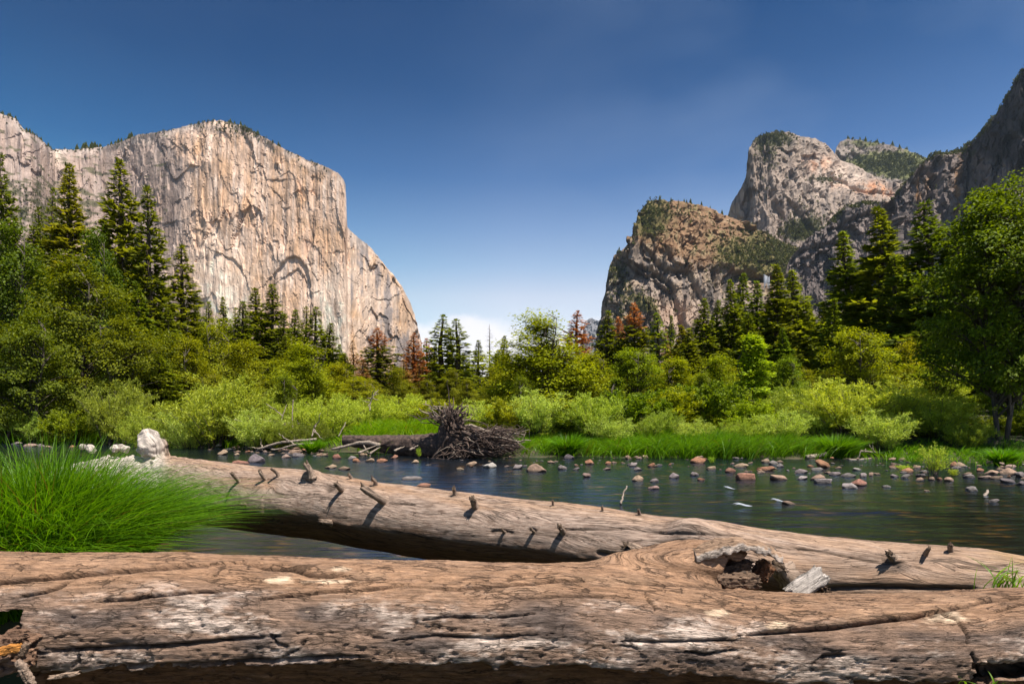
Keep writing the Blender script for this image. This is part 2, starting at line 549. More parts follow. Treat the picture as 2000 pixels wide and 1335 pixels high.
rad = np.concatenate([np.linspace(0.4, 40, 190), np.geomspace(41, 9500, 90)])
ang = np.radians(np.concatenate([np.linspace(-62, 62, 260), np.linspace(66, 294, 58)]))
R_, A_ = np.meshgrid(rad, ang, indexing='ij')
gx = R_ * np.sin(A_); gy = R_ * np.cos(A_)
gzv = gz(gx, gy)
na = len(ang)
V = np.stack([gx, gy, gzv], -1).reshape(-1, 3)
i = np.arange(len(rad) - 1)[:, None] * na; j = np.arange(na)[None, :]; j2 = (j + 1) % na
Q = np.stack([i + j, i + na + j, i + na + j2, i + j2], -1).reshape(-1, 4)[:, ::-1]
V = np.concatenate([V, [[0, 0, gz1(0, 0)]]])
T = np.stack([np.arange(na), (np.arange(na) + 1) % na, np.full(na, len(V) - 1)], 1)[:, ::-1]
me = np_mesh('ground', V, Q, T)
m, t, out = new_mat('valley floor')
tcn = nd(t, 'ShaderNodeTexCoord'); sp = nd(t, 'ShaderNodeSeparateXYZ'); t.links.new(tcn.outputs['Object'], sp.inputs[0])
n1 = nd(t, 'ShaderNodeTexNoise', inp={'Scale': 1.6, 'Detail': 6.0, 'Roughness': 0.6}); t.links.new(tcn.outputs['Object'], n1.inputs['Vector'])
mpb = nd(t, 'ShaderNodeMapping', inp={'Scale': (1.4, 3.2, 3.0)}); t.links.new(tcn.outputs['Object'], mpb.inputs[0])
vo = nd(t, 'ShaderNodeTexVoronoi', feature='F1', inp={'Scale': 1.1, 'Randomness': 1.0}); nb_ = nd(t, 'ShaderNodeTexNoise', inp={'Scale': 0.9, 'Detail': 5.0, 'Roughness': 0.6}); t.links.new(tcn.outputs['Object'], nb_.inputs['Vector'])
wv_ = nd(t, 'ShaderNodeVectorMath', operation='MULTIPLY_ADD'); wv_.inputs[1].default_value = (1.6, 1.6, 0); t.links.new(nb_.outputs['Color'], wv_.inputs[0]); t.links.new(mpb.outputs[0], wv_.inputs[2])
t.links.new(wv_.outputs[0], vo.inputs['Vector'])
stones = nd(t, 'ShaderNodeValToRGB')
stones.color_ramp.elements[0].color = (0.35, 0.20, 0.055, 1); stones.color_ramp.elements[0].position = 0.15
stones.color_ramp.elements[1].color = (0.012, 0.014, 0.010, 1); stones.color_ramp.elements[1].position = 0.48
e = stones.color_ramp.elements.new(0.29); e.color = (0.10, 0.065, 0.022, 1)
t.links.new(vo.outputs['Distance'], stones.inputs[0])
soil = nd(t, 'ShaderNodeValToRGB')
soil.color_ramp.elements[0].color = (0.022, 0.032, 0.008, 1); soil.color_ramp.elements[1].color = (0.085, 0.068, 0.034, 1)
soil.color_ramp.elements[0].position = 0.40; soil.color_ramp.elements[1].position = 0.66
t.links.new(n1.outputs[0], soil.inputs[0])
wet = nd(t, 'ShaderNodeMapRange', inp={'From Min': -0.14, 'From Max': 0.0}); t.links.new(sp.outputs['Z'], wet.inputs[0])
mxg = nd(t, 'ShaderNodeMix', data_type='RGBA'); t.links.new(wet.outputs[0], mxg.inputs['Factor'])
pt_ = nd(t, 'ShaderNodeMapRange', inp={'From Min': 0.40, 'From Max': 0.62, 'To Min': 0.12, 'To Max': 1.2}); t.links.new(nb_.outputs[0], pt_.inputs[0])
sc_ = nd(t, 'ShaderNodeVectorMath', operation='SCALE'); t.links.new(stones.outputs[0], sc_.inputs[0]); t.links.new(pt_.outputs[0], sc_.inputs['Scale'])
t.links.new(sc_.outputs[0], mxg.inputs[6]); t.links.new(soil.outputs[0], mxg.inputs[7])
b = principled(t, out, Roughness=0.9)
t.links.new(mxg.outputs[2], b.inputs['Base Color'])
bp = nd(t, 'ShaderNodeBump', inp={'Strength': 0.7, 'Distance': 0.05}); t.links.new(n1.outputs[0], bp.inputs['Height']); t.links.new(bp.outputs[0], b.inputs['Normal'])
tag(obj('ground', me, m), 'valley floor with grassy soil banks and the stony river bed', 'ground', kind='structure')

# river surface: clear dark water drawn out smooth
xs = np.linspace(-140, 120, 261); ys = np.concatenate([np.linspace(1.5, 34, 180), np.linspace(34.5, 60, 20)])
X, Y = np.meshgrid(xs, ys, indexing='ij')
Z = 0.018 * fbm(X * 0.22, Y * 0.55, 3.1, 3)
for (rx, ry, rh, sx) in ((5.45, 10.3, 0.06, 1.0), (5.0, 11.4, 0.045, 0.8)):
    Z += rh * np.exp(-((X - rx) / sx) ** 2 - ((Y - ry) / 0.28) ** 2)
n0 = len(ys); i = np.arange(len(xs) - 1)[:, None] * n0; j = np.arange(n0 - 1)[None, :]
Q = np.stack([i + j, i + n0 + j, i + n0 + j + 1, i + j + 1], -1).reshape(-1, 4)
me = np_mesh('river', np.stack([X, Y, Z], -1).reshape(-1, 3), Q)
m, t, out = new_mat('river water')
tcn = nd(t, 'ShaderNodeTexCoord')
mpw = nd(t, 'ShaderNodeMapping', inp={'Scale': (0.55, 3.4, 1.0), 'Rotation': (0, 0, 0.10)}); t.links.new(tcn.outputs['Object'], mpw.inputs[0])
nw = nd(t, 'ShaderNodeTexNoise', inp={'Scale': 1.0, 'Detail': 4.0, 'Roughness': 0.55}); t.links.new(mpw.outputs[0], nw.inputs['Vector'])
bp = nd(t, 'ShaderNodeBump', inp={'Strength': 0.6, 'Distance': 0.07}); t.links.new(nw.outputs[0], bp.inputs['Height'])
fr = nd(t, 'ShaderNodeFresnel', inp={'IOR': 1.33}); t.links.new(bp.outputs[0], fr.inputs['Normal'])
fm = nd(t, 'ShaderNodeMath', operation='MULTIPLY', inp={1: 1.0}); t.links.new(fr.outputs[0], fm.inputs[0])
gl = nd(t, 'ShaderNodeBsdfGlossy', inp={'Roughness': 0.16, 'Color': (0.58, 0.76, 1.0, 1)}); t.links.new(bp.outputs[0], gl.inputs['Normal'])
tr = nd(t, 'ShaderNodeBsdfTransparent', inp={'Color': (0.54, 0.50, 0.40, 1)})
ms = nd(t, 'ShaderNodeMixShader'); t.links.new(fm.outputs[0], ms.inputs[0]); t.links.new(tr.outputs[0], ms.inputs[1]); t.links.new(gl.outputs[0], ms.inputs[2])
t.links.new(ms.outputs[0], out.inputs[0])
tag(obj('river', me, m), 'smooth dark blue river crossing in front of the far bank', 'river', kind='structure')


# ------------------------------------------------------------------ mountains
def mountain(name, label, px0, px1, step, sky_pts, dbase_pts, dtop_pts, disp, colour, mat, lean=1.6, nrow=None, back=400.0, zfloor=-5.0, jag=1.0):
    px = np.arange(px0, px1 + 0.1, step)
    top = tab(px, sky_pts)
    db = tab(px, dbase_pts); dt = tab(px, dtop_pts)
    # rough skyline
    top = top + jag * 2.8 * fbm(px * 0.06, 1.5, px0 * 0.01, 3) + jag * 1.8 * fbm(px * 0.25, 2.5, 0.3, 2)
    ztop = CH + (HZ - top) / F * dt
    nv = nrow or 240
    v = np.linspace(0, 1, nv)[None, :]
    D = db[:, None] + (dt - db)[:, None] * v ** lean
    Zf = zfloor + (ztop[:, None] - zfloor) * v
    Xf = (px[:, None] - 1000) / F * D
    PX = px[:, None] + 0 * D
    PY = HZ - (Zf - CH) / D * F
    P = np.stack([Xf, D, Zf], -1)
    du = np.gradient(P, axis=0); dv = np.gradient(P, axis=1)
    N = unit(np.cross(du, dv))
    N[..., 2] *= 0.45; N = unit(0.45 * unit(N) + 0.55 * np.array([0, -1.0, 0.1]))
    h = disp(PX, PY, Xf, D, Zf)
    h = h * (1 - 0.75 * sstep(0.965, 1.0, v))
    P = P + N * h[..., None]
    col = colour(PX, PY, Xf, D, Zf, h)
    rows = [P]; cols = [col]
    for q, (dd, zz) in enumerate(((0.06, 1.005), (0.35, 0.97), (0.8, 0.75), (1.0, 0.0))):
        Dd = dt + back * dd
        z2 = zfloor + (ztop - zfloor) * zz
        z2 = np.minimum(z2, (CH + (HZ - top - 1.5) / F * Dd) if q < 3 else z2)
        rows.append(np.stack([(px - 1000) / F * Dd, Dd, z2], -1)[:, None, :]); cols.append(col[:, -1:, :])
    P = np.concatenate(rows, 1); col = np.concatenate(cols, 1)
    nr = P.shape[1]
    i = np.arange(len(px) - 1)[:, None] * nr; j = np.arange(nr - 1)[None, :]
    Q = np.stack([i + j, i + nr + j, i + nr + j + 1, i + j + 1], -1).reshape(-1, 4)
    me = np_mesh(name, P.reshape(-1, 3), Q, smooth=False)
    color_attr(me, 'tint', np.clip(col.reshape(-1, 3), 0.01, 0.9))
    o = tag(obj(name, me, mat), label, 'mountain', kind='structure')
    return o, (PX, PY, P[:, :nv], N, h)


def mixc(a, b, f): return a + (np.asarray(b) - a) * np.clip(f, 0, 1)[..., None]


def blob(PX, PY, x, y, sx, sy): return np.exp(-((PX - x) / sx) ** 2 - ((PY - y) / sy) ** 2)


M_ROCK1 = rock_face_mat('pale granite', 0.055, 5.0)
M_ROCK2 = rock_face_mat('weathered granite', 0.075, 4.0)

# --- the great pale cliff on the left
ARCHES = [([(548, 520), (560, 507), (578, 503), (592, 512), (602, 530), (606, 560)], 26, 42), ([(572, 530), (582, 524), (594, 540), (598, 565)], 16, 30),
          ([(440, 500), (456, 508), (470, 522), (480, 545)], 16, 30), ([(484, 272), (492, 284), (494, 292)], 34, 22), ([(504, 318), (512, 326), (516, 340)], 26, 18), ([(538, 350), (548, 350)], 24, 14),
          ([(365, 288), (372, 296)], 24, 18), ([(342, 282), (350, 288)], 22, 16), ([(436, 408), (448, 420), (447, 440)], 8, 10), ([(534, 372), (545, 383)], 18, 14),
          ([(372, 455), (383, 448), (396, 452)], 16, 18), ([(655, 490), (668, 488)], 14, 12), ([(688, 665), (700, 645), (716, 660)], 20, 26), ([(740, 585), (758, 588), (770, 580)], 16, 14),
          ([(690, 450), (715, 480), (745, 520)], 22, 20), ([(30, 265), (42, 262), (48, 285)], 25, 22), ([(55, 305), (64, 300), (68, 322)], 22, 20), ([(578, 372), (580, 430), (583, 450)], 12, 7),
          ([(612, 480), (628, 500), (640, 520)], 14, 16), ([(300, 430), (322, 440), (340, 436)], 18, 20), ([(555, 340), (566, 335), (575, 345)], 14, 14)]


def ec_disp(PX, PY, X, D, Z):
    u = PX * 1.9; z = Z
    h = 24 * fbm(u / 300, z / 800, 0.3, 3) + 4 * ridged(u / 80, z / 420, 1.1, 2, 1) + 4 * fbm(u / 34, z / 190, 2.2, 3)
    wx = u / 50 + 0.5 * fbm(u / 60, z / 90, 4.4, 2); wz = z / 170 + 0.4 * fbm(u / 50, z / 100, 7.7, 2)
    f1, b1 = facets(wx, wz, 3, 1.3); f2, b2 = facets(u / 18 + 0.4 * fbm(u / 20, z / 40, 5.5, 2), z / 60, 5, 1.3)
    f3, b3 = facets(u / 8 + 0.4 * fbm(u / 11, z / 20, 3.5, 2), z / 22, 9, 1.4)
    act = 0.55 + 0.9 * sstep(-0.15, 0.35, fbm(u / 130, z / 150, 6.6, 3))
    act *= 1 - 0.55 * np.clip(blob(PX, PY, 455, 590, 70, 90) + blob(PX, PY, 640, 620, 60, 90), 0, 1)
    h += act * (11 * f1 + 5.0 * f2 + 2.2 * f3)
    cr = ridged(u / 26, z / 420, 9.1, 2, 4)
    h -= 9 * sstep(0.88, 0.985, cr) * sstep(-0.2, 0.3, fbm(u / 90, z / 140, 3.9, 2))
    jn = fbm(u / 25, z / 25, 1.9, 3); jn2 = fbm(u / 25, z / 25, 12.9, 3)
    for line, dep, fall in ARCHES:
        d, sd, tt = polydist(PX + 3 * jn, PY + 5 * jn2, line)
        below = np.where(sd > 0, d, 0)
        ins = (sd > 0) * np.exp(-d / fall) + (sd <= 0) * np.exp(-d / 1.5)
        h -= (0.33 if fall > 27 else 0.13) * dep * ins * np.exp(-np.maximum(d - fall * 2, 0) / 10)
        h += 0.15 * dep * (sd <= 0) * np.exp(-d / 9) * (d > 1.0)
    return h


def ec_col(PX, PY, X, D, Z, h):
    u = PX * 1.9
    s1 = fbm(u / 16, Z / 420, 1.3, 3); s2 = fbm(u / 9, Z / 260, 6.3, 3); p1 = fbm(u / 90, Z / 160, 8.8, 4); p2 = fbm(u / 30, Z / 40, 2.8, 3)
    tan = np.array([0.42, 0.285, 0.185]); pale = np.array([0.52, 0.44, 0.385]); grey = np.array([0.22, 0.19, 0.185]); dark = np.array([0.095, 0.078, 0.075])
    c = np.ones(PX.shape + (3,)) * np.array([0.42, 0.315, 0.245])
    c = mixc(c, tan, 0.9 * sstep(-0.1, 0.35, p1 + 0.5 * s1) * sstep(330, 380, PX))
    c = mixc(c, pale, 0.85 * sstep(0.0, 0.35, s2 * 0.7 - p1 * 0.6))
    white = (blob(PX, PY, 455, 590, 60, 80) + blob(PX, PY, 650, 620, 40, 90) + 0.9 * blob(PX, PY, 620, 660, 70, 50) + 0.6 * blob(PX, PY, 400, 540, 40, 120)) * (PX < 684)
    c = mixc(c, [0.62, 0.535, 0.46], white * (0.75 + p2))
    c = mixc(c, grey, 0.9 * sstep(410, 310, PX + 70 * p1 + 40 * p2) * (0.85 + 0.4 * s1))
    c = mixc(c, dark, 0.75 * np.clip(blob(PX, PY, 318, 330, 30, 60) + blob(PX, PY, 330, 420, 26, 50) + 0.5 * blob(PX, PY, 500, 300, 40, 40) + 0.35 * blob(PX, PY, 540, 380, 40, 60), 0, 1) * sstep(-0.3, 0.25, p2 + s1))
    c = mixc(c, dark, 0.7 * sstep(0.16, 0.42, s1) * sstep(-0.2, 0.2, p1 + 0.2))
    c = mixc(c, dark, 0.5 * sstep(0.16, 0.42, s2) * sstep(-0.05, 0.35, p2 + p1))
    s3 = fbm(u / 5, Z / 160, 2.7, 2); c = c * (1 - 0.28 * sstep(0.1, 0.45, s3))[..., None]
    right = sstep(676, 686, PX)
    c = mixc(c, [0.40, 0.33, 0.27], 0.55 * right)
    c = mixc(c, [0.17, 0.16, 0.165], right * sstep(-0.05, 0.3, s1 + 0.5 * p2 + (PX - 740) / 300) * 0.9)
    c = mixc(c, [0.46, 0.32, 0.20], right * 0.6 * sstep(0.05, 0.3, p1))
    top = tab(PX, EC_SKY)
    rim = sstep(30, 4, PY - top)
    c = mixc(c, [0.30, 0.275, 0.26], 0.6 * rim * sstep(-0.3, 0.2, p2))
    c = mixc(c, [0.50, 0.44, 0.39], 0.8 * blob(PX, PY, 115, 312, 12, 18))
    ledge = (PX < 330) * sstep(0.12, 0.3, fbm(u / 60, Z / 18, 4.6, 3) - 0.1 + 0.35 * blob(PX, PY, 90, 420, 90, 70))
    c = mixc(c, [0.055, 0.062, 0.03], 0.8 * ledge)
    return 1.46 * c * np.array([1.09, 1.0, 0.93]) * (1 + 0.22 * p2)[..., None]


EC_SKY = [(-260, 205), (-60, 210), (0, 222), (30, 232), (48, 254), (70, 266), (92, 283), (103, 294), (115, 292), (150, 292), (200, 287), (240, 276), (270, 262), (330, 255), (360, 247), (400, 238), (430, 236), (470, 245),
          (520, 270), (560, 293), (600, 313), (640, 327), (662, 340), (672, 352), (675, 360), (677, 441), (690, 455), (720, 480), (748, 515), (768, 538), (785, 560), (800, 590), (812, 625), (820, 655), (826, 700), (832, 780), (840, 792)]
EC_DB = [(-260, 1750), (60, 1990), (108, 2170), (200, 2250), (300, 2180), (420, 2080), (672, 2020), (678, 2060), (760, 2300), (840, 2600)]
EC_DT = [(-260, 1950), (60, 2190), (108, 2400), (200, 2440), (300, 2330), (420, 2240), (672, 2100), (678, 2160), (760, 2400), (840, 2620)]
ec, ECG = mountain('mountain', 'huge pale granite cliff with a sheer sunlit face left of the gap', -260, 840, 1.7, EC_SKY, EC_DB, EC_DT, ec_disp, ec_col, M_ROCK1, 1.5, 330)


# --- right side: the lower buttress, the dome behind, the higher ridge behind it, the dark wall at the edge
def rock_disp(sc, a_big, a_mid, a_f, aniso, seed, lines=()):
    def f(PX, PY, X, D, Z):
        u = PX * sc; z = Z
        h = 0.65 * a_big * fbm(u / 170, z / 260, seed + 0.3, 4) + 0.45 * a_mid * ridged(u / 60, z / (60 * aniso), seed + 1.1, 3, seed) + 0.45 * a_mid * fbm(u / 22, z / (22 * aniso), seed + 4.0, 4)
        f1, _ = facets(u / 56 + 0.5 * fbm(u / 50, z / 60, seed + 3.3, 2), z / (56 * aniso) + 0.5 * fbm(u / 45, z / 50, seed + 5.3, 2), int(seed * 10) + 3, 1.8)
        f2, _ = facets(u / 14 + 0.5 * fbm(u / 16, z / 20, seed + 6.3, 2), z / (14 * aniso), int(seed * 10) + 8, 1.8)
        f3, _ = facets(u / 6.5 + 0.5 * fbm(u / 9, z / 12, seed + 2.3, 2), z / (6.5 * aniso), int(seed * 10) + 5, 1.8)
        h += 1.25 * a_f * f1 + 0.5 * a_f * f2 + 0.2 * a_f * f3
        h -= 0.6 * a_mid * sstep(0.86, 0.98, ridged(u / 38, z / (110 * aniso), seed + 8.2, 2, seed))
        for line, dep, fall in lines:
            d, sd, tt = polydist(PX, PY, line)
            h -= dep * ((sd > 0) * np.exp(-d / fall) + (sd <= 0) * np.exp(-d / 2.0))
            h += 0.15 * dep * (sd <= 0) * np.exp(-d / 12) * (d > 1.5)
        return h
    return f


SP_SKY = [(1150, 800), (1160, 700), (1170, 650), (1178, 600), (1184, 560), (1189, 522), (1200, 497), (1215, 489), (1230, 474), (1240, 445), (1247, 425), (1255, 408), (1266, 394), (1282, 388), (1310, 392), (1350, 396),
          (1380, 402), (1410, 416), (1440, 430), (1470, 446), (1500, 460), (1530, 476), (1560, 486), (1620, 478), (1700, 500), (1760, 560)]
SP_DB = [(1150, 1750), (1190, 1480), (1240, 1400), (1320, 1360), (1440, 1400), (1520, 1520), (1760, 1700)]
SP_DT = [(1150, 1760), (1190, 1620), (1240, 1620), (1320, 1700), (1440, 1790), (1520, 1900), (1760, 1980)]
SPL = [([(1255, 520), (1290, 530), (1320, 560), (1330, 600), (1335, 640)], 32, 26), ([(1240, 440), (1290, 480), (1330, 505), (1380, 520), (1420, 520)], -16, 16), ([(1275, 500), (1300, 525), (1345, 530), (1370, 570)], 24, 18), ([(1395, 525), (1405, 560), (1400, 600)], 18, 12),
       ([(1250, 410), (1252, 480), (1240, 520)], -22, 16), ([(1250, 560), (1270, 600), (1290, 625)], -20, 14), ([(1455, 530), (1485, 535), (1510, 540)], 40, 24)]


def sp_disp(PX, PY, X, D, Z):
    return rock_disp(1.2, 34, 13, 21, 1.8, 2.0, SPL)(PX, PY, X, D, Z)


def sp_col(PX, PY, X, D, Z, h):
    u = PX * 1.2
    p1 = fbm(u / 80, Z / 90, 3.7, 4); p2 = fbm(u / 18, Z / 26, 5.1, 4); s1 = fbm(u / 12, Z / 110, 7.9, 3)
    face = sstep(-20, 25, PY - tab(PX, [(1180, 500), (1250, 485), (1300, 505), (1340, 525), (1400, 520), (1450, 528), (1520, 560)]) + 30 * p2)
    c = np.ones(PX.shape + (3,)) * np.array([0.25, 0.152, 0.086])
    c = mixc(c, [0.33, 0.235, 0.15], sstep(0.0, 0.4, p2) * 0.8)
    c = mixc(c, [0.30, 0.245, 0.205], face * 0.9)
    c = mixc(c, [0.40, 0.295, 0.205], face * sstep(0.0, 0.3, p1) * 0.8)
    c = mixc(c, [0.10, 0.088, 0.085], face * sstep(-0.02, 0.3, s1 + 0.3 * p1) * 0.85)
    c = mixc(c, [0.46, 0.32, 0.235], blob(PX, PY, 1320, 615, 45, 35) * 0.9)
    veg = SP_VEG(PX, PY) + 0.5 * (p2 + p1)
    c = mixc(c, [0.13, 0.115, 0.035], sstep(0.38, 0.62, veg) * 0.8)
    c = mixc(c, [0.16, 0.14, 0.055], sstep(0.2, 0.4, veg) * 0.4)
    return 0.95 * c * (1 + 0.3 * p2)[..., None]


def SP_VEG(PX, PY):
    return np.clip(blob(PX, PY, 1460, 500, 75, 32) + blob(PX, PY, 1560, 500, 70, 50) + 0.85 * blob(PX, PY, 1265, 425, 32, 45) + 0.22 * blob(PX, PY, 1330, 415, 70, 30) + 0.5 * blob(PX, PY, 1205, 520, 22, 40)
                   + 0.6 * blob(PX, PY, 1265, 600, 22, 26) + 0.35 * blob(PX, PY, 1215, 600, 30, 60) + 0.2 * blob(PX, PY, 1440, 450, 60, 20), 0, 1.2)


sp, SPG = mountain('mountain', 'brown brush-topped granite buttress with a steep left edge, right of the gap', 1150, 1760, 1.6, SP_SKY, SP_DB, SP_DT, sp_disp, sp_col, M_ROCK2, 1.9, 270)

MC_SKY = [(1400, 620), (1416, 470), (1421, 425), (1424, 414), (1432, 392), (1446, 370), (1458, 348), (1463, 312), (1468, 284), (1474, 271), (1490, 263), (1515, 257), (1545, 259), (1570, 266), (1592, 270), (1612, 282), (1626, 298), (1640, 312), (1670, 322),
          (1700, 340), (1730, 352), (1765, 360), (1830, 385), (1900, 420)]
MC_DB = [(1400, 2350), (1450, 2080), (1500, 1950), (1600, 1950), (1700, 2000), (1900, 2100)]
MC_DT = [(1400, 2400), (1450, 2260), (1500, 2230), (1600, 2330), (1700, 2450), (1900, 2500)]
MCL = [([(1500, 300), (1505, 350), (1512, 380)], 18, 14), ([(1545, 400), (1580, 430), (1600, 450)], 22, 14), ([(1600, 345), (1650, 372), (1700, 385)], -12, 10), ([(1640, 350), (1690, 375), (1740, 380)], 16, 8), ([(1470, 300), (1480, 380), (1510, 450)], -14, 14)]


def mc_col(PX, PY, X, D, Z, h):
    u = PX * 1.7
    p1 = fbm(u / 90, Z / 110, 1.7, 4); p2 = fbm(u / 22, Z / 32, 9.1, 4); s1 = fbm(u / 14, Z / 160, 2.9, 3)
    c = np.ones(PX.shape + (3,)) * np.array([0.35, 0.275, 0.225])
    c = mixc(c, [0.47, 0.375, 0.31], sstep(-0.1, 0.3, p1 + 0.3 * s1) * 0.8)
    c = mixc(c, [0.13, 0.11, 0.105], sstep(0.0, 0.35, s1 + 0.4 * p2) * 0.8)
    c = mixc(c, [0.24, 0.19, 0.15], np.clip(1.1 * blob(PX, PY, 1500, 290, 60, 40), 0, 1) * 0.9)
    o = blob(PX, PY, 1700, 368, 30, 12) + 0.9 * blob(PX, PY, 1600, 325, 30, 16) + 0.8 * blob(PX, PY, 1725, 375, 22, 8) + 0.6 * blob(PX, PY, 1640, 360, 20, 10)
    c = mixc(c, [0.60, 0.30, 0.165], np.clip(o, 0, 1) * sstep(-0.4, 0.2, p2))
    c = mixc(c, [0.70, 0.56, 0.46], blob(PX, PY, 1640, 340, 50, 26) * 0.7)
    c = mixc(c, [0.07, 0.072, 0.032], sstep(0.42, 0.6, MC_VEG(PX, PY) + 0.5 * p2) * 0.85)
    return 0.9 * c * (1 + 0.28 * p2)[..., None]


def MC_VEG(PX, PY):
    return np.clip(0.8 * blob(PX, PY, 1510, 268, 50, 16) + 0.45 * blob(PX, PY, 1500, 300, 40, 30) + 1.0 * blob(PX, PY, 1570, 452, 50, 18) + 0.7 * blob(PX, PY, 1610, 350, 40, 10) * (PY > 345) + 0.5 * blob(PX, PY, 1580, 420, 50, 25), 0, 1.2)


mc, MCG = mountain('mountain', 'bare grey and orange granite dome standing behind the brown buttress', 1400, 1900, 1.7, MC_SKY, MC_DB, MC_DT, rock_disp(1.7, 36, 13, 17, 2.6, 4.0, MCL), mc_col, M_ROCK2, 1.7, 230)

HR_SKY = [(1560, 420), (1610, 330), (1628, 308), (1634, 288), (1641, 276), (1655, 271), (1675, 272), (1700, 277), (1725, 280), (1745, 284), (1765, 292), (1790, 302), (1815, 310), (1850, 330), (1900, 360), (1960, 420)]


def hr_veg(PX, PY): return np.clip(1.0 * blob(PX, PY, 1720, 318, 75, 22) + 0.8 * blob(PX, PY, 1780, 330, 50, 30) + 0.5 * blob(PX, PY, 1690, 278, 60, 10), 0, 1.2)


def hr_col(PX, PY, X, D, Z, h):
    u = PX * 2.2
    p2 = fbm(u / 24, Z / 30, 6.1, 4); p1 = fbm(u / 90, Z / 90, 1.1, 3)
    c = np.ones(PX.shape + (3,)) * np.array([0.25, 0.205, 0.18])
    c = mixc(c, [0.36, 0.30, 0.25], sstep(0, 0.4, p2))
    c = mixc(c, [0.115, 0.125, 0.035], sstep(0.3, 0.55, hr_veg(PX, PY) + 0.35 * p2) * 0.9)
    return c * (1 + 0.25 * p2)[..., None]


hr, HRG = mountain('mountain', 'farthest brushy ridge with a green slope behind the bare dome', 1560, 1960, 2.0, HR_SKY, [(1560, 2700), (1640, 2600), (1960, 2600)], [(1560, 2800), (1640, 2850), (1960, 3000)],
                   rock_disp(2.2, 34, 14, 12, 1.4, 6.0), hr_col, M_ROCK2, 1.6, 150)

DW_SKY = [(1522, 800), (1530, 560), (1536, 520), (1545, 502), (1560, 484), (1580, 462), (1598, 450), (1618, 438), (1632, 422), (1650, 408), (1680, 400), (1712, 397), (1745, 384), (1757, 370), (1772, 350), (1790, 330), (1803, 318), (1822, 304), (1845, 301),
          (1870, 297), (1885, 288), (1900, 277), (1918, 258), (1934, 240), (1950, 217), (1966, 190), (1980, 164), (1990, 146), (2000, 130), (2060, 60), (2150, -20), (2300, -40)]
DW_DB = [(1522, 1500), (1600, 1400), (1740, 1330), (1752, 1290), (1880, 1260), (1930, 1190), (2000, 1120), (2300, 960)]
DW_DT = [(1522, 1540), (1600, 1520), (1740, 1480), (1752, 1400), (1880, 1400), (1930, 1310), (2000, 1210), (2300, 1040)]
DWL = [([(1740, 385), (1748, 440), (1742, 520), (1740, 600)], 26, 20), ([(1640, 440), (1690, 420), (1730, 410)], 18, 14), ([(1560, 490), (1600, 480), (1640, 470)], 16, 12), ([(1800, 320), (1830, 360), (1835, 430)], 12, 12)]


def dw_col(PX, PY, X, D, Z, h):
    u = PX * 1.1
    p1 = fbm(u / 90, Z / 130, 8.7, 4); p2 = fbm(u / 18, Z / 26, 3.1, 4); s1 = fbm(u / 10, Z / 200, 5.9, 3)
    c = np.ones(PX.shape + (3,)) * np.array([0.185, 0.150, 0.138])
    c = mixc(c, [0.275, 0.22, 0.195], sstep(-0.1, 0.4, p1))
    c = mixc(c, [0.065, 0.058, 0.062], sstep(0.0, 0.35, s1 + 0.2 * p1) * 0.8)
    rust = blob(PX, PY, 1862, 385, 9, 60) + blob(PX, PY, 1792, 380, 5, 40) + blob(PX, PY, 1735, 430, 6, 50) + blob(PX, PY, 1810, 350, 10, 24)
    c = mixc(c, [0.36, 0.20, 0.095], np.clip(rust, 0, 1) * sstep(-0.3, 0.2, s1 + p2) * 0.9)
    up = sstep(0, 20, tab(PX, [(1800, 240), (1880, 300), (1975, 335), (2100, 345)]) - PY)
    c = mixc(c, [0.055, 0.047, 0.047], up * 0.85 * sstep(-0.7, 0.1, p2 + 0.3))  # shade on the overhanging upper cliff, put into the rock colour
    veg = blob(PX, PY, 1880, 300, 30, 10) + 0.6 * blob(PX, PY, 1930, 250, 20, 20) + 0.5 * blob(PX, PY, 1830, 310, 24, 8)
    c = mixc(c, [0.06, 0.058, 0.028], sstep(0.4, 0.6, veg + 0.4 * p2) * 0.9)
    return c * (1 + 0.22 * p2)[..., None]


dw, DWG = mountain('mountain', 'dark shaded granite wall climbing out of the frame on the far right', 1522, 2300, 1.7, DW_SKY, DW_DB, DW_DT, rock_disp(1.1, 34, 14, 20, 1.8, 8.0, DWL), dw_col, M_ROCK2, 1.7, 270, jag=2.0)

FP_SKY = [(1118, 792), (1126, 720), (1134, 670), (1140, 640), (1143, 625), (1150, 622), (1157, 621), (1162, 624), (1172, 626), (1190, 622), (1230, 630), (1300, 640)]
fp, FPG = mountain('mountain', 'tiny blue far-off peak in the gap left of the brown buttress', 1118, 1300, 2.0, FP_SKY, [(1118, 7400), (1300, 7200)], [(1118, 7600), (1300, 7700)],
                   rock_disp(6.0, 70, 40, 30, 3.0, 9.0), lambda PX, PY, X, D, Z, h: np.ones(PX.shape + (3,)) * np.array([0.21, 0.205, 0.215]) * (1 + 0.5 * fbm(PX / 3, PY / 14, 0.4, 3))[..., None], M_ROCK2, 1.4, 60, back=900)


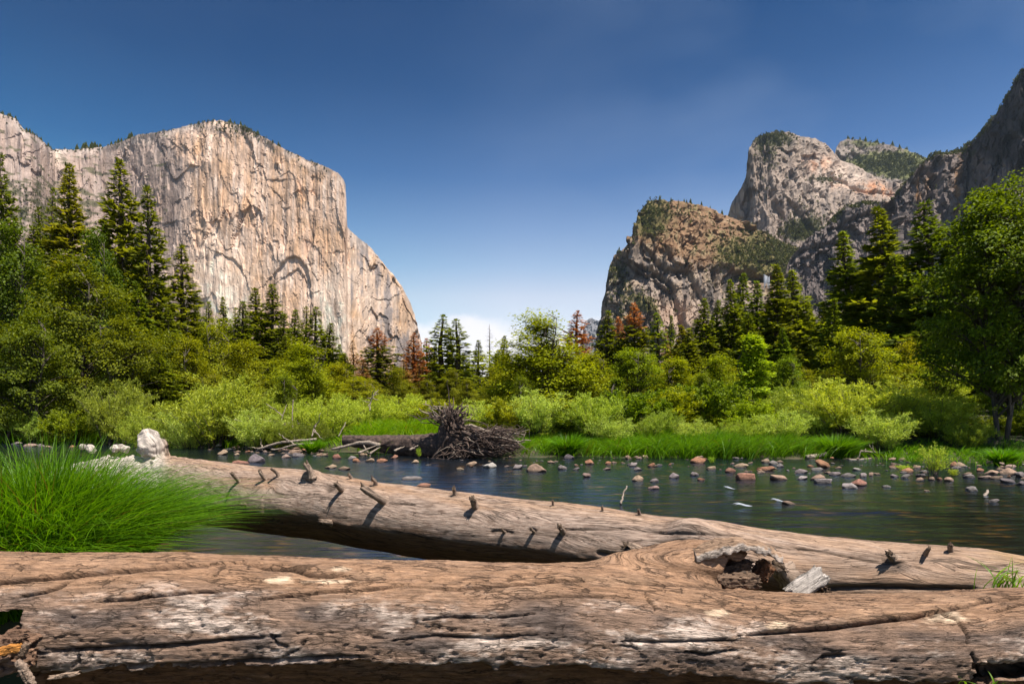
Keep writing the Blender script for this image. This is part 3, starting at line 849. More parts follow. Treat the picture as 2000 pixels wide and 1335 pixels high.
# brush and trees clinging to the rock: too many to count, one mass per mountain
def brush(label, G, prob, n, size, seed, step=1.0):
    PX, PY, P, N, h = G
    rng = np.random.default_rng(seed)
    w = prob(PX, PY).ravel(); w = np.where((PX.ravel() > -60) & (PX.ravel() < 2060), w, 0)
    zz = 0.65 + 0.9 * fbm(P[..., 0] / 45, P[..., 1] / 45, P[..., 2] / 30, 3).ravel()
    w = np.maximum(w * np.maximum(zz, 0.02), 0) ** 1.5
    idx = rng.choice(len(w), n, p=w / w.sum())
    B = P.reshape(-1, 3)[idx]
    mb = MB()
    k = 14
    s = size * rng.uniform(0.5, 1.25, n) ** 1.3
    tall = rng.random(n) < 0.35
    off = rng.normal(size=(n, k, 3)) * 0.42
    hgt = rng.random((n, k))
    off[..., 2] = hgt * np.where(tall, 1.9, 0.9)[:, None]
    off[..., :2] *= np.where(tall[:, None], (1.1 - hgt), 1.1 - 0.4 * hgt)[..., None]
    C0 = (B[:, None, :] + off * s[:, None, None]).reshape(-1, 3)
    A = unit(rng.normal(size=C0.shape)); Bv = frames(A, rng)
    L = np.repeat(s, k) * 0.75
    mb.leaves(C0 - A * L[:, None] * 0.5, A, Bv, L, L * 0.75)
    o = tag(obj('mountain_brush', mb.mesh('mountain_brush', False), M_BRUSH), label, 'brush', kind='stuff')
    return o


brush('dark brush and oaks over the slopes of the brown buttress', SPG, lambda x, y: SP_VEG(x, y) ** 1.4 + 0.035, 4200, 4.6, 1)
brush('dark brush on the crown and foot of the bare dome', MCG, lambda x, y: MC_VEG(x, y) ** 1.6 + 0.02, 1500, 4.6, 2)
brush('green scrub over the farthest right ridge', HRG, lambda x, y: hr_veg(x, y) ** 1.5 + 0.03, 1500, 6.5, 3)
brush('sparse brush along the crest of the dark right wall', DWG, lambda x, y: np.exp(-np.abs(y - tab(x, DW_SKY)) / 5.0) * (x > 1600) + 0.006, 900, 3.8, 4)
brush('scrub on the ledges and rim of the pale cliff', ECG, lambda x, y: 0.5 * np.exp(-np.abs(y - tab(x, EC_SKY)) / 7.0) * (x < 640) + 0.5 * blob(x, y, 95, 420, 80, 60) * (x < 330) + 0.7 * blob(x, y, 480, 255, 60, 12), 1300, 4.5, 5)

# thin waterfall in the notch
dwf = 1425.0
mb = MB(); rng = np.random.default_rng(3)
for k in range(9):
    xk = 1492.5 + k * 1.15; y0 = 535 + rng.uniform(0, 4) + 0.4 * k; y1 = 566 + rng.uniform(-10, 8)
    pts = np.array([at(xk + 0.7 * math.sin(q * 2 + k) + 1.5 * q * (k - 4) / 4, y0 + (y1 - y0) * q, dwf - 8 * math.sin(q * 1.5)) for q in np.linspace(0, 1, 9)])
    mb.tube(pts, np.interp(np.linspace(0, 1, 9), [0, 0.2, 0.7, 1], [0.35, 0.75, 0.55, 0.12]), 6)
mwf, t, out = new_mat('falling water'); principled(t, out, Base_Color=(0.36, 0.39, 0.45, 1), Roughness=0.6)
tag(obj('waterfall', mb.mesh('waterfall'), mwf), 'thin white waterfall in the dark notch beside the brown buttress', 'waterfall')

# the air of the valley: the far peak fades to pale blue
mh, t, out = new_mat('valley haze')
pv = nd(t, 'ShaderNodeVolumePrincipled', inp={'Color': (0.62, 0.80, 1.0, 1), 'Density': 1.9e-5, 'Anisotropy': 0.25})
t.links.new(pv.outputs[0], out.inputs['Volume'])
hv = np.array([(x, y, z) for x in (-9800, 9800) for y in (-9800, 9800) for z in (-7, 1500)], float)
hq = [(0, 1, 3, 2), (4, 6, 7, 5), (0, 4, 5, 1), (2, 3, 7, 6), (0, 2, 6, 4), (1, 5, 7, 3)]
tag(obj('haze', np_mesh('haze', hv, hq, smooth=False), mh), 'thin blue summer haze filling the valley', 'haze', kind='stuff')

# ------------------------------------------------------------------ tree builders (each gives meshes: trunk, crown, dead crown)
def conifer(seed, H=24.0, R=3.0, whorls=52, per=6, start=0.06, gap=0.25, tuft=0.62, droop=0.25, power=0.85, dens=1.0, dead_from=None):
    rng = np.random.default_rng(seed)
    wood = MB(); crown = MB(); dead = MB()
    n = 14
    zt = np.linspace(0, H, n)
    cx = 0.012 * H * fbm(zt * 0.1, seed * 1.7, 0.3, 2); cy = 0.012 * H * fbm(zt * 0.1, seed * 2.7, 5.3, 2)
    cx -= cx[0]; cy -= cy[0]
    wood.tube(np.stack([cx, cy, zt], 1), 0.30 * (1 - zt / H) ** 0.8 * H / 24 + 0.015, 8)
    for w in range(whorls):
        t = start + (0.992 - start) * (max(0.0, w + rng.uniform(-0.3, 0.3)) / whorls) ** 0.92
        t = min(max(t, start), 0.992)
        z = t * H
        prof = R * ((1 - t) ** power) * (0.86 + 0.14 * math.sin(w * 1.3 + seed)) * (0.6 + 0.4 * min(1, (t - start) / 0.14 + 0.2)) + 0.05
        wob = 1 + 0.28 * math.sin(w * 0.55 + seed * 3.1)
        a0 = rng.uniform(0, 6.28)
        for b in range(per):
            if rng.random() < gap and t < 0.9: continue
            az = a0 + b * 6.283 / per + rng.uniform(-0.35, 0.35)
            l = prof * rng.uniform(0.62, 1.15) * (wob if b % 2 else 1)
            dirh = np.array([math.cos(az), math.sin(az), 0])
            up = 0.55 * t - droop + rng.uniform(-0.12, 0.12)
            m = 7
            s = np.linspace(0, 1, m)
            pz = l * (up * s + 0.22 * s ** 2 - 0.10 * s)
            z = min(0.992, max(start, t + rng.uniform(-0.55, 0.55) / whorls * (1.2 - t))) * H
            bx = np.interp(z, zt, cx); by = np.interp(z, zt, cy)
            pts = np.array([bx, by, z]) + dirh * (l * s)[:, None] + np.array([0, 0, 1.0]) * pz[:, None]
            wood.tube(pts[::2], np.linspace(0.030 + 0.012 * l, 0.010, 4), 3, cap=False)
            k = max(4, int(dens * l / 0.105))
            q = rng.uniform(0.12, 1.0, k) ** 0.75
            c = np.stack([np.interp(q, s, pts[:, a]) for a in range(3)], 1)
            side = np.array([-dirh[1], dirh[0], 0])
            wid = (0.10 + 0.30 * l * (1 - q) * np.minimum(q * 2.4, 1))
            lat = rng.uniform(-1, 1, k) * wid
            c = c + side * lat[:, None] + np.array([0, 0, 1.0]) * (rng.normal(0, 0.11, k) - 0.16 * np.abs(lat))[:, None]
            nt = 3
            cc = np.repeat(c, nt, 0)
            A = unit(dirh * rng.uniform(0.2, 1.0, (len(cc), 1)) + side * (np.repeat(np.sign(lat) * 0.8, nt)[:, None] + rng.normal(0, 0.35, (len(cc), 1))) + np.array([0, 0, 1.0]) * rng.normal(0.12, 0.38, (len(cc), 1)))
            Bv = unit(np.cross(A, np.array([0, 0, 1.0]) + rng.normal(0, 0.5, A.shape)))
            L = tuft * rng.uniform(0.55, 1.1, len(cc)) * (0.75 + 0.25 * min(1, l)) * (0.42 + 0.58 * min(1, (1 - t) / 0.22))
            tgt = dead if (dead_from is not None and t > dead_from + rng.uniform(-0.05, 0.05)) else crown
            if tgt is dead:
                kk = rng.random(len(cc)) < 0.88
                cc, A, Bv, L = cc[kk], A[kk], Bv[kk], L[kk]
            tgt.leaves(cc, A, Bv, L, L * 0.40, 0.05)
    A = unit(np.array([[0, 0, 1.0]]) + rng.normal(0, 0.25, (14, 3)))
    (dead if dead_from is not None else crown).leaves(np.array([[cx[-1], cy[-1], H - 0.5]]) + rng.normal(0, 0.06, (14, 3)), A, frames(A, rng), 0.55, 0.14)
    return dict(H=H, R=R, trunk=wood.mesh('conifer_trunk'), crown=crown.mesh('conifer_crown', False) if crown.n else None,
                dead=dead.mesh('conifer_dead_crown', False) if dead.n else None, crown_mat=M_NEEDLE, bark=M_TRUNK)


def snag(seed, H=20.0):
    rng = np.random.default_rng(seed)
    wood = MB()
    zt = np.linspace(0, H, 10)
    wood.tube(np.stack([0.02 * zt, 0.01 * zt, zt], 1), 0.24 * (1 - zt / H) + 0.02, 7)
    for i in range(120):
        z = H * rng.uniform(0.25, 0.98); l = 2.0 * (1 - z / H) ** 0.6 * rng.uniform(0.3, 1.0) + 0.2; az = rng.uniform(0, 6.28)
        d = np.array([math.cos(az), math.sin(az), 0])
        wood.tube([np.array([0.02 * z, 0.01 * z, z]), np.array([0.02 * z, 0.01 * z, z]) + d * l * 0.6 + [0, 0, -0.02 * l], np.array([0.02 * z, 0.01 * z, z]) + d * l + [0, 0, 0.18 * l]], [0.03, 0.02, 0.01], 3, cap=False)
    return dict(H=H, R=1.8, trunk=wood.mesh('snag_trunk'), crown=None, dead=None, bark=M_GREYBARK, crown_mat=None)


def broadleaf(seed, H=10.0, R=4.0, start=0.12, n_cl=85, per=240, leaf=0.20, cl_r=0.95, flat=0.55, stems=3, shape=0.85, trunk_r=0.16, mat=None, pointed=0.0):
    """Trunk with forking limbs, each limb end carrying a loose spray of leaves."""
    rng = np.random.default_rng(seed)
    wood = MB(); crown = MB()
    bases = []
    for s_ in range(stems):
        az = rng.uniform(0, 6.28); lean = rng.uniform(0.05, 0.22) if stems > 1 else 0.04
        top = np.array([math.cos(az) * lean * H, math.sin(az) * lean * H, H * rng.uniform(0.75, 0.95)])
        n = 9; t = np.linspace(0, 1, n)[:, None]
        b0 = np.array([math.cos(az), math.sin(az), 0]) * 0.12 * (stems > 1)
        pts = b0 + (top - b0) * t + 0.03 * H * np.stack([fbm(t[:, 0] * 3, seed + s_, 1.1, 2), fbm(t[:, 0] * 3, seed + s_, 6.1, 2), 0 * t[:, 0]], 1) * t
        wood.tube(pts, trunk_r * H / 10 * (1 - 0.88 * t[:, 0]), 8)
        bases.append(pts)
    cl = []
    tries = 0
    while len(cl) < n_cl and tries < 5000:
        tries += 1
        z = start + (1 - start) * rng.random()
        zz = (z - start) / (1 - start)
        prof = (max(0.02, math.sin(math.pi * min(1, (zz * 0.82 + 0.16)))) ** shape) * (1 - pointed * zz)
        az = rng.uniform(0, 6.28)
        lob = 0.78 + 0.35 * float(pnoise(math.cos(az) * 1.3 + seed, math.sin(az) * 1.3, zz * 2.5))* 1.6
        rr = R * prof * max(0.3, lob) * (rng.random() ** 0.42)
        cl.append(np.array([math.cos(az) * rr, math.sin(az) * rr, z * H * (0.93 + 0.09 * rng.random())]))
    for c in cl:
        b = bases[rng.integers(len(bases))]
        zi = max(0.10 * H, c[2] - 0.45 * np.hypot(c[0], c[1]) - 0.05 * H)
        p0 = np.array([np.interp(zi, b[:, 2], b[:, a]) for a in range(3)])
        mid = (p0 + c) / 2 + np.array([0, 0, 0.10 * np.linalg.norm(c - p0)]) + rng.normal(0, 0.12, 3)
        wood.tube([p0, mid, c], [0.055 * H / 10, 0.035 * H / 10, 0.012], 4, cap=False)
        k = int(per * rng.uniform(0.55, 1.35)); r = cl_r * rng.uniform(0.6, 1.3)
        g = rng.normal(size=(k, 3)); g = unit(g) * (rng.random((k, 1)) ** 0.45)
        ax = unit(np.array([c[0], c[1], 0.25 * H * 0.1]) + 1e-3)
        sp_ = g * np.array([1, 1, flat]) * r + ax * (g @ ax)[:, None] * 0.45 * r
        P = c + sp_
        out = unit(P - np.array([0, 0, 0.45 * H]))
        Nn = unit(np.array([0, 0, 1.0]) * 0.9 + 0.7 * out + rng.normal(0, 0.55, (k, 3)))
        A = unit(np.cross(Nn, rng.normal(size=(k, 3))) + 0.4 * out - np.array([0, 0, 0.25]))
        Bv = unit(np.cross(Nn, A))
        L = leaf * rng.uniform(0.6, 1.25, k)
        crown.leaves(P, A, Bv, L, L * 0.62, 0.10)
    return dict(H=H, R=R, trunk=wood.mesh('broadleaf_trunk'), crown=crown.mesh('broadleaf_crown', False), dead=None, crown_mat=mat or M_LEAF, bark=M_GREYBARK)


def willow(seed, H=3.2, R=2.3, stems=70, per=230, leaf=0.17, spread=1.0, mat=None, wd=0.24):
    rng = np.random.default_rng(seed)
    wood = MB(); crown = MB()
    for s_ in range(stems):
        az = rng.uniform(0, 6.28); out = R * (rng.random() ** 0.6) * rng.uniform(0.55, 1.05) * spread
        h = H * (0.55 + 0.45 * rng.random()) * (1 - 0.38 * (out / (R * spread)) ** 2)
        d = np.array([math.cos(az), math.sin(az), 0])
        q = np.linspace(0, 1, 7)
        b0 = d * rng.uniform(0, 0.28) * R
        pts = b0 + d * (out * q ** 1.5)[:, None] + np.array([0, 0, 1.0]) * (h * (1.16 * q - 0.16 * q ** 3))[:, None]
        pts[:, :2] += rng.normal(0, 0.04, (7, 2)) * q[:, None]
        wood.tube(pts, np.linspace(0.026, 0.006, 7) * H / 3.2, 3, cap=False)
        nb = 7
        for b in range(nb):
            f = rng.uniform(0.22, 1.0)
            p0 = np.array([np.interp(f, q, pts[:, a]) for a in range(3)])
            dd = unit(d * rng.uniform(0.0, 0.9) + rng.normal(0, 0.6, 3) * [1, 1, 0.25] + np.array([0, 0, 0.75]))
            l = 0.20 * H * rng.uniform(0.6, 1.3)
            k = per // nb
            u = rng.random(k)
            P = p0 + dd * (l * u)[:, None] + np.array([0, 0, -1.0]) * (0.25 * l * u ** 2)[:, None] + rng.normal(0, 0.06, (k, 3)) * H / 3.2
            A = unit(dd * 0.6 + rng.normal(0, 0.6, (k, 3)) + np.array([0, 0, 0.2]))
            L = leaf * rng.uniform(0.6, 1.2, k)
            crown.leaves(P, A, frames(A, rng), L, L * wd, 0.12)
    return dict(H=H, R=R, trunk=wood.mesh('willow_stems'), crown=crown.mesh('willow_foliage', False), dead=None, crown_mat=mat or M_WILLOW, bark=M_GREYBARK)


PR = {
    'fir_a': conifer(11, 24, 2.9, 60, 6, 0.05, 0.12, 0.60, 0.26, 1.0),
    'fir_b': conifer(12, 24, 3.2, 58, 7, 0.04, 0.10, 0.60, 0.30, 1.08),
    'fir_c': conifer(13, 24, 2.6, 56, 6, 0.06, 0.16, 0.58, 0.22, 0.92),
    'pine_a': conifer(21, 24, 3.1, 42, 6, 0.10, 0.22, 0.64, 0.26, 0.88, 1.1),
    'pine_b': conifer(22, 24, 2.5, 44, 6, 0.10, 0.22, 0.60, 0.20, 0.85, 1.05),
    'thin': conifer(23, 24, 2.1, 42, 5, 0.14, 0.26, 0.58, 0.14, 0.78, 0.95),
    'deadtop_a': conifer(31, 24, 3.0, 48, 6, 0.06, 0.14, 0.60, 0.22, 0.85, 1.0, 0.60),
    'deadtop_b': conifer(32, 24, 2.7, 46, 6, 0.08, 0.18, 0.58, 0.20, 0.78, 1.0, 0.42),
    'deadtop_c': conifer(34, 24, 2.9, 46, 6, 0.08, 0.18, 0.58, 0.20, 0.82, 1.0, 0.74),
    'rusty': conifer(33, 24, 2.5, 40, 6, 0.10, 0.25, 0.55, 0.22, 0.80, 0.9, -0.2),
    'snag': snag(41), 'snag_b': snag(42),
    'oak_a': broadleaf(51, 10, 4.0, 0.10, 100, 230, 0.19, 0.95, 0.55, 3),
    'oak_b': broadleaf(52, 10, 3.6, 0.08, 95, 230, 0.19, 0.90, 0.60, 2, 0.75),
    'alder_a': broadleaf(53, 10, 3.6, 0.06, 125, 210, 0.17, 0.85, 0.72, 4, 0.7, 0.10, None, 0.45),
    'alder_b': broadleaf(54, 10, 3.2, 0.05, 115, 210, 0.17, 0.80, 0.75, 5, 0.7, 0.09, None, 0.40),
    'maple': broadleaf(55, 10, 3.8, 0.05, 125, 210, 0.18, 0.80, 0.75, 4, 0.6, 0.10),
    'poplar': broadleaf(56, 10, 2.2, 0.05, 85, 150, 0.26, 0.70, 0.60, 2, 0.7, 0.09, None, 0.55),
    'willow_a': willow(61), 'willow_b': willow(62, 3.2, 2.6, 60, 230), 'willow_c': willow(63, 3.2, 1.8, 55, 210, 0.16),
    'bush': willow(64, 3.2, 2.4, 60, 240, 0.17, 1.0, M_LEAF, 0.5), 'bush_b': willow(66, 3.2, 2.2, 60, 220, 0.20, 1.0, M_LEAF, 0.55),
    'sprig': willow(65, 1.2, 0.6, 22, 84, 0.085, 1.0, None, 0.26),
}


def tree(name, cat, proto, px, top, d, wpx, col, label, group=None, base_z=None, parts=('trunk', 'crown', 'dead_crown'), dead_col=(1, 1, 1), yaw=None, rngs=random.Random(5)):
    p = PR[proto]
    x = (px - 1000) / F * d
    zb = gz1(x, d) - 0.08 if base_z is None else base_z
    H = CH + (HZ - top) / F * d - zb
    sz = H / p['H']; sxy = (wpx / F * d / 2) / p['R'] * (1.5 if cat == 'conifer' else 1.0)
    o = empty(name, (x, d, zb))
    o.scale = (sxy, sxy, sz); o.rotation_euler = (0, 0, rngs.uniform(0, 6.28) if yaw is None else yaw)
    tag(o, label, cat, group)
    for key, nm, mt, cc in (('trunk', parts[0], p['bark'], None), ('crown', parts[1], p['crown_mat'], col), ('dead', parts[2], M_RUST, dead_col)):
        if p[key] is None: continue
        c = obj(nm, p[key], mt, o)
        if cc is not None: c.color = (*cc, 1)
    return o


CON = [  # px, top row, distance, width, kind, tint, label
    (6, 298, 44, 105, 'pine_a', (0.75, 0.8, 0.8), 'tall dark pine cut by the left edge of the photo'),
    (102, 366, 64, 62, 'thin', (0.85, 0.9, 0.8), 'slim pine tip half hidden behind the broad fir before the left gully'),
    (131, 318, 52, 150, 'fir_b', (1.15, 1.0, 0.8), 'broad dense olive fir in front of the left gully'),
    (237, 313, 50, 150, 'pine_a', (1.0, 0.95, 0.8), 'ragged tall pine with open layered branches before the pale cliff'),
    (286, 361, 47, 112, 'pine_b', (0.85, 0.85, 0.8), 'narrow dark pine right of the ragged tall pine'),
    (358, 477, 52, 108, 'pine_b', (1.05, 1.0, 0.8), 'medium pine standing free against the foot of the pale cliff'),
    (406, 588, 86, 56, 'fir_c', (1.2, 1.2, 0.8), 'small green fir tip, left of the trio over the leafy trees'),
    (437, 579, 88, 58, 'fir_a', (1.2, 1.2, 0.8), 'small green fir tip, middle and highest of the trio over the leafy trees'),
    (460, 600, 92, 42, 'thin', (1.3, 1.3, 1.0), 'thin blurred fir tip, right of the trio over the leafy trees'),
    (499, 562, 68, 100, 'fir_a', (1.1, 1.05, 0.8), 'left fir of the close pair in front of the pale cliff'),
    (531, 555, 66, 95, 'fir_c', (0.95, 0.95, 0.8), 'right and taller fir of the close pair in front of the pale cliff'),
    (576, 604, 72, 78, 'fir_a', (0.9, 0.95, 0.8), 'dark fir left of the steep spire-shaped one under the cliff corner'),
    (598, 598, 84, 52, 'thin', (1.2, 1.1, 0.8), 'blurred thin fir between two dark firs under the cliff corner'),
    (618, 599, 70, 82, 'pine_b', (0.95, 1.0, 0.8), 'steep spire-shaped fir under the corner of the pale cliff'),
    (665, 672, 84, 50, 'fir_c', (1.2, 1.2, 0.8), 'short green fir right of the spire-shaped fir'),
    (692, 664, 95, 40, 'rusty', (1, 1, 1), 'thin rusty dead fir rising behind the short green trees'),
    (735, 640, 78, 100, 'deadtop_c', (0.9, 0.85, 0.7), 'stout dark fir with a rusty dead tip right of the pale cliff foot'),
    (706, 700, 74, 46, 'rusty', (1, 1, 1), 'small rusty dead fir left of the stout fir with the rusty tip'),
    (806, 650, 80, 72, 'deadtop_b', (0.9, 0.9, 0.7), 'tall fir with a rusty upper half beside the right skirt of the cliff'),
    (832, 660, 88, 56, 'deadtop_c', (1.2, 1.0, 0.7), 'slim fir with rusty side right behind the half rusty one'),
    (790, 702, 74, 44, 'rusty', (1.1, 1.1, 1), 'short rusty dead fir, left of two before the half rusty fir'),
    (816, 714, 72, 46, 'rusty', (1.15, 1.1, 1), 'short rusty dead fir, right of two before the half rusty fir'),
    (770, 712, 86, 50, 'rusty', (0.7, 0.65, 0.7), 'dull brown dead fir in the gap right of the stout fir'),
    (848, 672, 88, 52, 'fir_c', (1.3, 1.2, 0.8), 'yellowish fir just left of the tall wind-blurred pine'),
    (864, 614, 73, 80, 'thin', (1.15, 1.2, 1.0), 'tall wind-blurred pine, the left and tallest of three in the gap'),
    (880, 640, 78, 50, 'thin', (1.2, 1.2, 0.9), 'slender pine in the middle of three tall ones in the gap'),
    (892, 622, 72, 78, 'thin', (1.1, 1.15, 0.9), 'tall slender pine on the right of three in the gap'),
    (934, 664, 84, 56, 'fir_c', (1.0, 1.0, 0.9), 'short dark pine left of the bare snag in the gap'),
    (957, 632, 90, 44, 'snag', (1, 1, 1), 'bare grey dead snag standing highest in the gap'),
    (917, 684, 98, 26, 'snag_b', (1, 1, 1), 'thin bare snag low between the gap pines'),
    (984, 655, 84, 62, 'fir_a', (1.0, 1.0, 0.8), 'dark fir right of the bare snag in the gap'),
    (1012, 690, 86, 60, 'fir_c', (1.1, 1.1, 0.8), 'low fir behind the left shoulder of the bright yellow-green tree'),
    (1125, 606, 76, 88, 'deadtop_b', (0.8, 0.8, 0.7), 'rusty dead fir right behind the bright yellow-green tree'),
    (1185, 606, 72, 76, 'fir_c', (0.9, 0.95, 0.8), 'green fir at the left foot of the brown buttress'),
    (1209, 618, 74, 66, 'deadtop_c', (0.9, 0.9, 0.7), 'fir with pale rusty crown, lower of two rusty ones under the buttress'),
    (1238, 591, 70, 92, 'deadtop_c', (0.95, 0.9, 0.7), 'fir with bright rusty crown, taller of two under the buttress'),
    (1283, 610, 74, 66, 'thin', (1.3, 1.45, 1.0), 'slender light green fir in front of the pinkish talus'),
    (1310, 616, 96, 40, 'fir_c', (0.9, 1.0, 0.9), 'small fir tip between the light green and the yellowish firs'),
    (1302, 640, 92, 30, 'rusty', (0.9, 0.8, 0.9), 'faint rusty fir on the talus below the buttress'),
    (1331, 634, 66, 98, 'fir_b', (1.5, 1.25, 0.7), 'yellowish broad fir right of the light green slender fir'),
    (1374, 582, 64, 88, 'fir_a', (0.95, 1.0, 0.8), 'dark fir at the left end of the dense stand under the buttress'),
    (1404, 586, 68, 84, 'fir_b', (0.8, 0.9, 0.8), 'second dark fir in the dense stand, dull and rounded'),
    (1428, 545, 66, 86, 'fir_a', (1.0, 1.05, 0.8), 'spired fir before the light rock step, left of a close pair'),
    (1450, 532, 72, 80, 'fir_c', (0.9, 1.0, 0.8), 'spired fir before the light rock step, right of a close pair'),
    (1481, 548, 66, 96, 'fir_b', (0.85, 1.0, 0.7), 'deep green fir directly in front of the waterfall notch'),
    (1519, 515, 60, 120, 'fir_b', (1.0, 1.0, 0.8), 'tallest broad fir right of the waterfall notch'),
    (1550, 526, 63, 116, 'fir_a', (1.1, 1.15, 0.8), 'fresh green fir behind the tallest one right of the waterfall'),
    (1578, 584, 74, 80, 'fir_c', (0.9, 0.9, 0.8), 'lower fir below the dark wall, left of the gap before the big pair'),
    (1606, 588, 72, 78, 'fir_a', (0.8, 0.85, 0.8), 'dark low fir below the dark wall, right of the gap before the big pair'),
    (1526, 640, 50, 76, 'fir_b', (0.8, 1.05, 0.8), 'young rounded dark fir at the foot of the dense stand'),
    (1632, 582, 52, 84, 'fir_b', (0.85, 1.0, 0.8), 'young fir in front of the left one of the big pair'),
    (1650, 450, 57, 134, 'fir_a', (1.0, 1.1, 0.85), 'left and lower of the big pair of firs before the dark wall'),
    (1713, 402, 54, 186, 'fir_b', (1.05, 1.05, 0.8), 'largest full fir, right one of the big pair before the dark wall'),
    (1818, 388, 46, 176, 'pine_a', (0.6, 0.72, 0.8), 'tall dark pine immediately left of the huge cottonwood'),
    (1768, 560, 52, 100, 'fir_a', (0.8, 0.85, 0.8), 'dark fir filling between the largest fir and the dark pine'),
    (1985, 374, 40, 130, 'pine_a', (0.75, 0.9, 0.8), 'dark pine top behind the cottonwood at the right edge'),
    (1885, 470, 46, 130, 'fir_b', (0.6, 0.75, 0.8), 'deep shaded fir behind the cottonwood branches'),
    (62, 440, 50, 120, 'fir_c', (0.8, 0.85, 0.8), 'dark fir among the leafy trees near the left edge'),
    (182, 455, 46, 120, 'fir_b', (0.75, 0.95, 0.8), 'rounded dark green fir between the broad fir and the ragged pine'),
    (305, 690, 32, 130, 'fir_b', (1.15, 1.25, 0.8), 'young bright pine at the water side below the narrow dark pine'),
    (30, 462, 54, 90, 'fir_a', (0.75, 0.85, 0.8), 'dark fir between the edge pine and the broad fir'),
    (78, 404, 58, 84, 'fir_c', (0.8, 0.85, 0.8), 'second slim dark fir left of the broad fir'),
    (203, 428, 56, 90, 'fir_a', (0.8, 0.9, 0.8), 'dark fir tucked left behind the ragged tall pine'),
    (262, 452, 52, 90, 'fir_c', (0.8, 0.9, 0.8), 'dark fir between the ragged tall pine and the narrow dark pine'),
    (316, 545, 54, 90, 'fir_a', (0.85, 0.95, 0.8), 'dark fir between the narrow dark pine and the free-standing pine'),
    (386, 596, 58, 80, 'fir_c', (0.95, 1.0, 0.8), 'slim fir left of the trio of fir tips'),
    (472, 588, 60, 84, 'fir_c', (0.95, 1.0, 0.8), 'slim fir between the trio of tips and the close pair'),
    (552, 612, 62, 80, 'fir_c', (0.9, 0.95, 0.8), 'slim fir just right of the close pair of firs'),
    (642, 630, 66, 76, 'fir_c', (0.9, 0.95, 0.8), 'slim fir just right of the steep spire-shaped fir'),
    (672, 690, 62, 76, 'fir_a', (1.0, 1.05, 0.8), 'low fir before the thin rusty dead fir'),
    (905, 688, 80, 60, 'fir_a', (1.0, 1.05, 0.8), 'fir between the three tall gap pines and the bare snag'),
    (968, 690, 78, 64, 'fir_b', (0.95, 1.05, 0.8), 'low full fir at the foot of the bare snag'),
    (640, 668, 74, 70, 'fir_b', (1.25, 1.2, 0.7), 'yellow-green fir right below the cliff corner'),
    (445, 640, 60, 84, 'fir_a', (1.2, 1.25, 0.8), 'light fir below the trio of fir tips'),
    (480, 622, 62, 80, 'fir_b', (1.0, 1.05, 0.8), 'lower fir at the left of the close pair of firs'),
    (560, 655, 60, 80, 'fir_a', (1.1, 1.1, 0.8), 'lower fir between the close pair and the steep spire-shaped fir'),
    (330, 600, 46, 90, 'fir_a', (1.0, 1.05, 0.8), 'fir in the shadow left of the free-standing medium pine'),
    (395, 630, 50, 90, 'fir_b', (1.05, 1.1, 0.8), 'fir right of the free-standing medium pine'),
    (1345, 640, 60, 84, 'fir_a', (1.1, 1.1, 0.8), 'low fir left of the dense stand under the buttress'),
    (1460, 610, 58, 90, 'fir_a', (0.95, 1.05, 0.8), 'lower fir in front of the close spired pair'),
    (1745, 500, 50, 120, 'fir_c', (0.8, 0.9, 0.8), 'shaded fir between the largest fir and the tall dark pine'),
    (1865, 430, 44, 130, 'fir_b', (0.6, 0.75, 0.8), 'deep green fir right behind the tall dark pine'),
    (265, 548, 40, 110, 'fir_b', (0.8, 0.95, 0.8), 'shaded fir behind the young bright pine'),
]
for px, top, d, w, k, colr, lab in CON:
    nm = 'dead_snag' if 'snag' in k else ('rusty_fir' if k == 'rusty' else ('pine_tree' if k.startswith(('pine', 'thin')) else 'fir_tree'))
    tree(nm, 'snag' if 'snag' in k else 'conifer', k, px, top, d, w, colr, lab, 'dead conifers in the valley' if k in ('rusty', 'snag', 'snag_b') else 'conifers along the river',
         dead_col=colr if k == 'rusty' else (1.25, 1.0, 0.9))

